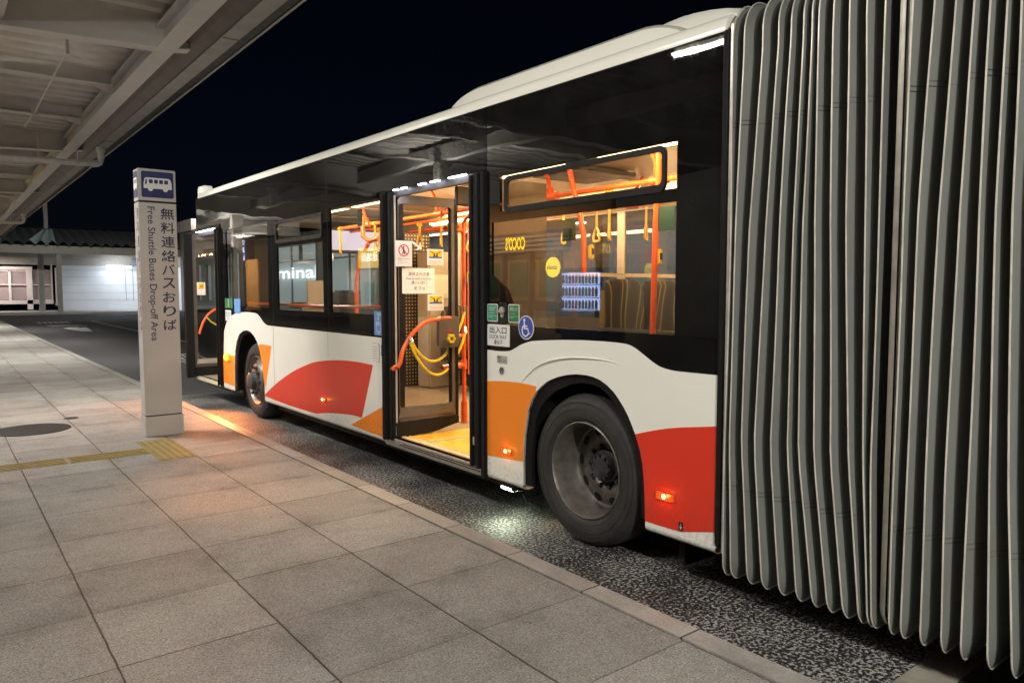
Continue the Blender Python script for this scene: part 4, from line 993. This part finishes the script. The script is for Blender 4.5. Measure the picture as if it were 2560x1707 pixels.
for i, c_ in enumerate(chars):
    hsz = ch*(.84 if i < 4 else .76)
    text('pillar_lettering', c_, M['navy_text'], body, LFc, -7.98, -7.92, cz-hsz, cz, .001, bold=.012); cz -= ch + .0015
text('pillar_lettering', 'Free Shuttle Buses Drop-off Area', M['navy_text'], body, LFc, -8.05, -8.01, 1.115, 2.405, .001, rot=-90, bold=.006)

# ------------------------------------------------------------------ canopy over the pavement
cp = thing('station_canopy', 'pale steel canopy with ribbed soffit, edge beam and gutter above the pavement', 'canopy')
YA, YB = -9, 47
b = MB(); b.box(-1.10,-.905,YA,YB,4.20,4.215); b.box(-1.10,-.905,YA,YB,4.42,4.435); b.box(-1.008,-.998,YA,YB,4.215,4.42); b.build('edge_beam', M['canopy_steel'], cp, False)
b = MB(); b.box(-2.70,-2.46,YA,YB,4.20,4.215); b.box(-2.585,-2.575,YA,YB,4.215,4.42); b.box(-5.1,-4.9,YA,YB,4.15,4.42); b.build('inner_beam', M['canopy_steel'], cp, False)
# trapezoidal roof deck, ribs across
rows_l, rows_r = [], []
b = MB(); y = YA; prof = []
while y < YB:
    prof += [(y,4.52),(y+.13,4.52),(y+.17,4.60),(y+.29,4.60)]; y += .33
b.loft([[(-9.5, yy, zz) for yy, zz in prof], [(-.80, yy, zz) for yy, zz in prof]]); b.build('roof_deck', M['canopy_deck'], cp, False)
MB().box(-9.5,-.5,YA,YB,4.64,4.66).build('roof_sheet', M['dark_steel'], cp, False)
# purlins and main frames
b = MB()
y = 8.81 - 2.47*7; k = -7
while y < YB-1:
    if k % 3 == 0:
        rows = []
        for (x, zb) in ((-9.5,4.15),(-4.9,4.02),(-3.4,4.10),(-2.5,4.16),(-1.1,4.20),(-.78,4.24)):
            pass
        pr = [(-.76,4.235),(-1.1,4.19),(-2.46,4.13),(-3.6,4.02),(-5.0,3.95),(-9.5,3.95)]
        for (xa, za), (xb, zb) in zip(pr, pr[1:]):
            for yy in (y,):
                b.loft([[(xa,yy-.09,za),(xa,yy+.09,za)],[(xb,yy-.09,zb),(xb,yy+.09,zb)]]); b.loft([[(xa,yy-.09,za+.014),(xa,yy+.09,za+.014)],[(xb,yy-.09,zb+.014),(xb,yy+.09,zb+.014)]])
                b.loft([[(xa,yy-.09,za),(xa,yy-.09,za+.014)],[(xb,yy-.09,zb),(xb,yy-.09,zb+.014)]])
                b.loft([[(xa,yy,za),(xa,yy,4.52)],[(xb,yy,zb),(xb,yy,4.52)]])
        b.box(-.762,-.758,y-.09,y+.09,4.235,4.50)
    else:
        b.box(-9.5,-1.10,y-.06,y+.06,4.330,4.342); b.box(-9.5,-1.10,y-.004,y+.004,4.342,4.52)
        b.poly([(-1.10,4.215),(-1.10,4.50),(-1.42,4.50),(-1.42,4.335)], [], y-.006, y+.006, lambda a, c_, d: (a, d, c_))
    y += 2.47; k += 1
b.build('cross_beam', M['canopy_steel'], cp, False)
# gutter outside the edge beam
b = MB(); b.box(-.80,-.76,YA,YB,4.36,4.64); b.loft([[(-.905+.03,YA,4.40),(-.74,YA,4.30),(-.62,YA,4.225)],[(-.905+.03,YB,4.40),(-.74,YB,4.30),(-.62,YB,4.225)]]); b.build('gutter', M['gutter'], cp, False)
b = MB(); b.box(-.640,-.470,YA,YB,4.205,4.22); b.build('gutter_sole', M['gutter_lip'], cp, False)
b = MB(); b.box(-.468,-.36,YA,YB,4.225,4.40); b.build('gutter_side', M['dark_steel'], cp, False)
b = MB(); b.tube([(-.345,YA,4.215),(-.345,YB,4.215)], .013, 8); b.build('gutter_drip_edge', M['gutter_lip'], cp)
b = MB()
for y in (1.3, 8.0, 14.7, 21.4, 28.): b.box(-.66,-.45,y-.01,y+.01,4.199,4.204)
b.build('gutter_joint', M['gutter'], cp, False)
# rain pipe
def rainpipe(y):
    MB().tube([(-.58,y,4.20),(-.58,y,3.98),(-.60,y,3.925),(-.66,y,3.90),(-1.3,y,3.885),(-3.2,y,3.85),(-4.9,y,3.80)], .050, 14).build('rain_pipe', M['pipe'], cp)
    b = MB(); b.tube([(-.58,y,4.21),(-.58,y,4.13)], .078, 14); b.tube([(-.58,y,4.06),(-.58,y,4.0)], .058, 14); b.tube([(-.62,y,3.915),(-.72,y,3.898)], .058, 14)
    for x in (-.95,-1.55,-3.0): b.tube([(x,y,3.90),(x,y,4.34)], .008, 6); b.tube([(x-.02,y,3.89),(x+.02,y,3.89)], .055, 12)
    b.build('pipe_fitting', M['pipe'], cp)
rainpipe(15.45); rainpipe(30.2)
# sprinkler tube under the deck
b = MB(); b.tube([(-1.845,9.44,4.20),(-1.83,11.2,4.20),(-1.82,13.0,4.20)], .012, 6); b.tube([(-1.83,14.3,4.22),(-1.82,12.9,4.21)], .010, 6)
b.tube([(-4.9,13.0,4.20),(-1.82,13.02,4.18)], .026, 8); b.tube([(-1.82,13.02,4.16),(-1.82,13.02,4.26)], .04, 8); b.tube([(-1.845,9.44,4.15),(-1.845,9.44,4.52)], .02, 8)
b.build('sprinkler_tube', M['galv'], cp)
# columns (seen mirrored in the bus windows)
for y in (-13., -.2, 12.6, 25.4, 38.2): MB().box(-5.15,-4.85,y-.15,y+.15,KZ,4.15).build('column', M['beam_dark'], cp, True, .02)

# added fill lights on the columns, put in to brighten the canopy underside
LC = (1.0, .955, .885)
for y in (-.2, 12.6, 25.4, 38.2):
    u = MB().box(-4.85,-4.60,y-.4,y+.4,2.96,3.04).build('added_uplight_housing', M['dark_steel'], cp, True, .01)
    light('AREA', 'added_soffit_fill', (-4.70, y, 3.06), 100 if y < 2 else (1450 if y < 13 else 2100), (1,.95,.87), u, shape='RECTANGLE', size=.15, size_y=.7, rot=(180,-52,0))
# lamps hanging under the canopy
def lamp(x, y, ln, e, label, z=4.40):
    t = thing('canopy_lamp', label, 'lamp', 'tube lamps under the canopy'); t.location = (x, y, z)
    MB().box(-.05,.05,-ln/2,ln/2,.0,.05).build('lamp_housing', M['canopy_steel'], t, True, .01)
    MB().tube([(0,-ln/2+.03,-.03),(0,ln/2-.03,-.03)], .018, 8).build('lamp_tube', M['lamp_tube'], t)
    light('AREA', 'lamp_light', (0,0,-.055), e, LC, t, shape='RECTANGLE', size=.06, size_y=ln, rot=(0,-38,0), spread=R(125 if y > 5 else 180))
lamp(-3.10, 4.15, 2.1, 85, 'tube lamp under the canopy ahead of the camera', 4.12)
lamp(-3.05, -3.2, .8, 600, 'tube lamp under the canopy behind the camera', 4.06)
lamp(-3.3, 10.2, 2.1, 185, 'tube lamp under the canopy beside the sign pillar')
lamp(-2.85, 19.0, 2.1, 270, 'tube lamp under the canopy past the sign pillar')
lamp(-2.85, 26.5, 2.1, 270, 'tube lamp under the far part of the canopy')
lamp(-2.85, 36.0, 2.1, 270, 'last tube lamp at the far end of the canopy')

# ------------------------------------------------------------------ far building across the road end
fb = thing('station_building', 'low building with white lit wall and corrugated roof beyond the road end', 'building')
b = MB(); b.box(4.42, 30, 66, 66.4, .12, 3.55); b.build('white_wall', M['wall_white'], fb, False)
b = MB()
for z in (.88, 1.46, 2.04, 2.66, 3.2): b.box(4.45, 12.2, 65.985, 65.995, z, z+.018)
b.build('wall_joint', M['interior_grey'], fb, False)
b = MB(); b.box(4.24,4.42,65.6,65.95,.65,3.35); b.box(4.20,4.45,65.4,65.9,.50,.62); b.build('wall_end_trim', M['frame_pink'], fb, False)
b = MB(); b.box(-9, 30, 65.9, 66.3, 3.56, 4.15); b.box(-9,30,65.5,65.7,4.1,4.5); b.build('header_band', M['beam_dark'], fb, False)
b = MB(); b.box(-9, 12.3, 60.0, 60.3, 4.17, 4.72); b.box(12.3,30,60.0,60.3,4.17,4.72); b.build('eave_beam', M['beam_dark'], fb, False)
b = MB()
for x, y, wd in ((3.72,60.1,.30),(2.95,63.5,.36),(11.9,60.1,.3),(-4.3,60.1,.3)): b.box(x,x+wd,y,y+.3,.12,4.2)
b.build('porch_post', M['beam_dark'], fb, True, .02)
# corrugated roof: sloping sheet with wave edge
b = MB(); xs = [-9+.09*i for i in range(430)]
f = lambda x: .12*math.sin(x*2*math.pi/.66)
b.loft([[(x, 59.6, 4.86+f(x)) for x in xs], [(x, 66.5, 6.35+f(x)*.2) for x in xs]]); b.build('corrugated_roof', M['roof_sheet'], fb, True)
b = MB(); b.loft([[(x, 59.55, 4.90+f(x)*1.2) for x in xs if 2.0 < x < 3.75], [(3.1+(x-2.0)*.38, 62.0, 5.95+(x-2.9)*.05) for x in xs if 2.0 < x < 3.75]]); b.loft([[(x, 59.55, 4.90+f(x)*1.2) for x in xs if 0.1 < x < .8], [(x+.5, 62.0, 5.3) for x in xs if 0.1 < x < .8]]); b.build('pale_roof_sheet', M['skylight'], fb, True)
b = MB(); b.box(3.78,4.05,67,67.3,5.0,13); b.build('roof_mast', M['beam_dark'], fb, False)
# screened bays on the left
b = MB(); b.box(-9, 4.1, 66.05, 66.1, .95, 3.2); b.build('screen_pane', M['screen_pane'], fb, False)
b = MB(); b.box(-9,2.8,65.8,66.0,3.15,3.4); b.box(-9,2.5,65.8,66.0,3.02,3.08); b.box(-9,2.8,65.7,66.0,.62,.92); b.box(-9,2.45,65.85,66.02,2.02,2.10)
for x in (2.40,): b.box(x,x+.36,65.7,66.04,.2,3.3)
for x in (1.28,-.2,-1.7,-3.2,-4.7,-6.2): b.box(x,x+.16,65.8,66.03,.9,3.1)
b.box(3.98,4.06,65.8,66,.9,3.6); b.box(2.8,4.1,65.85,66,2.02,2.08); b.box(2.8,4.1,65.85,66,.62,.95); b.build('screen_frame', M['frame_pink'], fb, False)
l1 = MB().box(7.6,9.35,64.9,65.1,3.40,3.56).build('wall_lamp', M['far_lamp'], fb, False)
light('AREA', 'wall_lamp_light', (8.4,64.9,3.42), 26, (.86,.93,1), fb, shape='RECTANGLE', size=2.0, size_y=.4, rot=(50,0,0))
light('AREA', 'wall_lamp_light', (-1,64.2,3.3), 190, (1,.86,.80), fb, shape='RECTANGLE', size=6.0, size_y=.3, rot=(30,0,0))
light('AREA', 'wall_lamp_light', (12,62.4,3.9), 330, (.92,.95,1), fb, shape='RECTANGLE', size=8.0, size_y=.3, rot=(25,0,0))
light('AREA', 'added_facade_fill', (3.0,46,8.5), 420, (1,.95,.88), fb, shape='DISK', size=.6, rot=(62,0,0))  # added fill on the far building front; no lamp stands here
b = MB()
for x in (9.08, 9.62): b.tube([(x,65.8,.82),(x-.02,65.8,3.3)], .015, 6)
b.build('pull_cord', M['dark_steel'], fb)
MB().box(9.3,10.6,64.0,64.1,3.58,4.15).build('station_nameplate', M['navy'], fb, False)
# neighbouring block seen between the sign pillar and the bus
nb = thing('neighbour_block', 'pale roofed block with tall frames seen between sign pillar and bus', 'building')
b = MB(); b.box(11.6,14.1,56,60,5.95,6.75); b.build('cream_fascia', M['frame_pink'], nb, False)
b = MB(); b.box(11.8,19,56.4,60,4.0,5.9); b.box(11.8,19,58,60,.12,4.0); b.build('dark_wall', M['beam_dark'], nb, False)
b = MB(); b.box(12.1,12.25,57.8,57.95,.9,3.5); b.box(12.55,12.7,57.8,57.95,.9,3.5); b.box(13.2,13.4,57.8,57.95,.9,3.5); b.box(11.8,14,57.6,57.95,.25,.5); b.build('white_frame', M['wall_white'], nb, False)
light('AREA', 'porch_light', (13,55.5,7.2), 120, (1,.9,.75), nb, shape='RECTANGLE', size=2.0, size_y=.5, rot=(60,0,0))

# ------------------------------------------------------------------ opposite side of the road, seen through the bus
EF = frame((16, 0, 0), (0,-1,0))
op = thing('terminal_front', 'terminal front across the road with white lit lettering seen through the bus windows', 'building')
MB().box(16.3, 17, -5, 60, 0, 4.6).build('terminal_wall', M['interior_grey'], op, False)
MB().box(12.5, 17, -5, 60, 4.4, 4.6).build('terminal_roof', M['beam_dark'], op, False)
b = MB()
for y in (2, 9, 16, 23, 30, 37, 44, 51): b.box(12.9,13.2,y,y+.3,0,4.4)
b.build('terminal_column', M['beam_dark'], op, False)
b = MB()
for y in (8,13,18.5,24,30,36): b.box(14.5,14.6,y,y+1.1,3.9,3.95)
b.build('terminal_lamp', M['far_lamp'], op, False)
light('AREA', 'terminal_light', (14.6,20,4.2), 500, (.80,.90,1), op, shape='RECTANGLE', size=.5, size_y=26)
def sgn(body, ya, yb, z0, z1, X=14): 
    fr = frame((X,0,0),(0,-1,0)); return text('terminal_lettering', body, M['white_sign'], op, fr, -ya, -yb, z0, z1, .01, bold=.02)
sgn('Terminal', 50.5, 39.5, 2.33, 3.05); sgn('2', 22.05, 21.5, 1.40, 2.05)
MB().box(14.3,14.4,34,58,.6,4.3).build('lit_glass_front', M['lit_front'], op, False)
b = MB()
for y in (36,40,44,48,52,56): b.box(14.22,14.3,y,y+.12,.6,4.3)
b.box(14.22,14.3,34,58,3.35,3.42)
b.build('glazing_mullion', M['interior_grey'], op, False)
b = MB()
for y in (26,29,33): b.box(15.9,16.0,y,y+1.8,.9,2.3)
b.build('lit_window', M['board_glow'], op, False)

# ------------------------------------------------------------------ behind the pavement: what the bus windows mirror
WX = -14
RF = frame((WX, 0, 0), (0,1,0))
rs = thing('restaurant', 'restaurant with striped awning band and orange wall mirrored in the bus window', 'building')
MB().box(WX-1,WX,16.8,27,KZ,5).build('shop_wall', M['shop_wall'], rs, False)
b = MB()
for i in range(4): b.box(WX+.02,WX+.32,18.6,24,3.0+i*.16,3.08+i*.16)
b.build('awning_slat', M['shop_cream'], rs, False)
MB().box(WX+.005,WX+.10,18.6,24,2.92,3.70).build('awning_board', M['shop_brown'], rs, False)
b = MB()
for y in (19.2,20.9,22.6): b.box(WX+.01,WX+.06,y,y+1.0,1.4,2.65)
b.build('painted_panel', M['shop_green'], rs, False)
b = MB()
for y in (19.0,20.5,22.1,23.8): b.box(WX+.02,WX+.25,y,y+.12,KZ,2.95)
b.box(WX+.02,WX+.2,18.6,24,.9,1.25); b.build('window_post', M['shop_brown'], rs, False)
MB().box(WX+.02,WX+.10,18.8,24,KZ,.9).build('lower_panel', M['shop_cream'], rs, False)
text('shop_lettering', "COCO'S", M['yellow_sign'], rs, RF, 20.65, 21.80, 3.06, 3.55, .36, bold=.03)
s = MB().poly(circ(19.15,2.40,.34,32), [], .30, .36, RF).build('round_sign', M['yellow_sign'], rs, False)
text('shop_lettering', "coco's", M['ink'], s, RF, 18.9, 19.4, 2.32, 2.50, .375, bold=.03)
light('AREA', 'shop_light', (WX+1.6,21.5,4.2), 420, (1,.72,.42), rs, shape='RECTANGLE', size=.3, size_y=6, rot=(0,28,0))
# vending machine
vm = thing('vending_machine', 'blue lit drinks vending machine mirrored in the rear bus window', 'vending machine')
VX = -7.0; VF_ = frame((VX,0,0),(0,1,0))
Y0v, Y1v = 10.20, 11.28
MB().box(VX-.7,VX-.02,Y0v-.06,Y1v+.06,KZ,2.05).build('cabinet', M['blue_body'], vm, True, .02)
MB().box(VX-.02,VX-.012,Y0v,Y1v,1.20,1.95).build('lit_display', M['vend_glow'], vm, False)
b = MB(); g = MB()
for r_ in range(3):
    for k in range(11):
        (b if k % 3 else g).tube([(VX+.01, Y0v+.07+k*.095, 1.24+r_*.25),(VX+.01, Y0v+.07+k*.095, 1.38+r_*.25),(VX+.01, Y0v+.07+k*.095, 1.42+r_*.25)], [.028,.028,.012], 8)
b.build('drink_bottle', M['bottle_dark'], vm); g.build('drink_bottle', M['bottle_green'], vm)
b = MB()
for r_ in range(4): b.box(VX-.012,VX+.03,Y0v,Y1v,1.205+r_*.25,1.225+r_*.25)
b.build('display_shelf', M['sign_white'], vm, False)
# yellow route board and booth
yb = thing('route_board', 'yellow lit route board with white characters mirrored in the bus window', 'sign')
BF = frame((-9,0,0),(0,1,0))
MB().box(-9.08,-9,22.8,24.45,2.40,3.10).build('board_panel', M['dull_yellow'], yb, False)
text('board_lettering', '連絡線', M['board_white'], yb, BF, 23.0, 24.2, 2.62, 2.95, .01, bold=.01)
bt = thing('ticket_booth', 'beige booth standing below the yellow route board', 'booth')
MB().box(-9.6,-9.0,23.1,25.4,KZ,2.32).build('booth_body', M['shop_cream'], bt, True, .02)
s = MB().box(-8.995,-8.985,24.2,25.2,1.55,1.95).build('booth_poster', M['sticker_white'], bt, False)
MB().box(-8.995,-8.985,23.3,24.0,1.2,1.9).build('booth_notice', M['green_teal'], bt, False)
light('AREA', 'added_booth_fill', (-7.6,24,3.6), 110, (1,.86,.66), bt, shape='RECTANGLE', size=.2, size_y=2.4, rot=(0,38,0))  # added light to brighten the booth, without a known source
ob = thing('shop_row', 'dim shop row with lit orange doorway farther along the pavement', 'building')
MB().box(-14.5,-14,27.2,50,KZ,5).build('shop_wall', M['beam_dark'], ob, False)
MB().box(-9.1,-9,35.0,36.7,.7,3.1).build('lit_doorway', M['shop_wall'], ob, False)
light('AREA', 'doorway_light', (-7.8,35.8,3.3), 220, (1,.75,.45), ob, shape='RECTANGLE', size=.3, size_y=1.5, rot=(0,35,0))
ds = MB().box(-9.1,-9,36.6,38.6,3.0,4.6).build('departure_screen', M['navy'], ob, False)
for i_, tx in enumerate(('バスターミナル', '12  のりば', '連絡バス', 'for Terminal')): text('screen_lettering', tx, M['screen_glow'], ds, BF, 36.75, 38.45, 4.2-i_*.37, 4.48-i_*.37, .01, bold=.01)
MB().box(-9.15,-9.0,-20,16,KZ,4.3).build('glass_front', M['interior_dark'], ob, False) if False else None
MB().box(-14.5,-14,-20,16.6,KZ,5).build('dark_wall', M['beam_dark'], ob, False)

# ------------------------------------------------------------------ the bus roofline falls slightly towards the rear
for o in bus.children_recursive:
    if o.type != 'MESH': continue
    for v in o.data.vertices:
        if v.co.z > 2.47:
            v.co.z -= (TOP - (2.8415 + .0086*max(1.2, v.co.y))) * min(1, (v.co.z-2.47)/.38)
# ------------------------------------------------------------------ every loose piece of these parts becomes a part of its own
SPLIT = {'pole_fitting','hand_hole_disc','ceiling_grille','pipe_fitting','glazing_joint','panel_joint','inner_tyre','porch_post','door_led_strip','front_door_led','terminal_column','terminal_lamp','rail_bracket','pull_cord','painted_panel','window_post','lit_window','ceiling_lamp','ceiling_joint','inner_beam','gutter_joint','cross_beam','overhead_rail','mud_flap','underbody','hose_clip','roof_sheet','pale_roof_sheet','inner_wall_panel','header_band','hinge_pin','wheel_housing','floor_trim','hoop_backing','ticket_board','seat_screen','dark_wall','eave_beam','drink_bottle','awning_slat','bellows_edge_trim','bellows_seam','bellows'}
def split_pieces(o):
    me = o.data; n = len(me.vertices); par = list(range(n))
    def find(a):
        while par[a] != a: par[a] = par[par[a]]; a = par[a]
        return a
    for e in me.edges:
        a, b_ = find(e.vertices[0]), find(e.vertices[1])
        if a != b_: par[a] = b_
    comps = {}
    for i in range(n): comps.setdefault(find(i), set()).add(i)
    if len(comps) < 2: return
    src = bmesh.new(); src.from_mesh(me); first = True
    for c in sorted(comps.values(), key=min):
        bm = src.copy(); bm.verts.ensure_lookup_table()
        bmesh.ops.delete(bm, geom=[v for v in bm.verts if v.index not in c], context='VERTS')
        m2 = bpy.data.meshes.new(me.name.split('.')[0]); bm.to_mesh(m2); bm.free()
        for mm in me.materials: m2.materials.append(mm)
        if first: o2 = o; o.data = m2; first = False
        else:
            o2 = bpy.data.objects.new(o.name.split('.')[0], m2); C.objects.link(o2); o2.parent = o.parent
    src.free()
for o in list(C.objects):
    if o.type == 'MESH' and o.name.split('.')[0] in SPLIT: split_pieces(o)
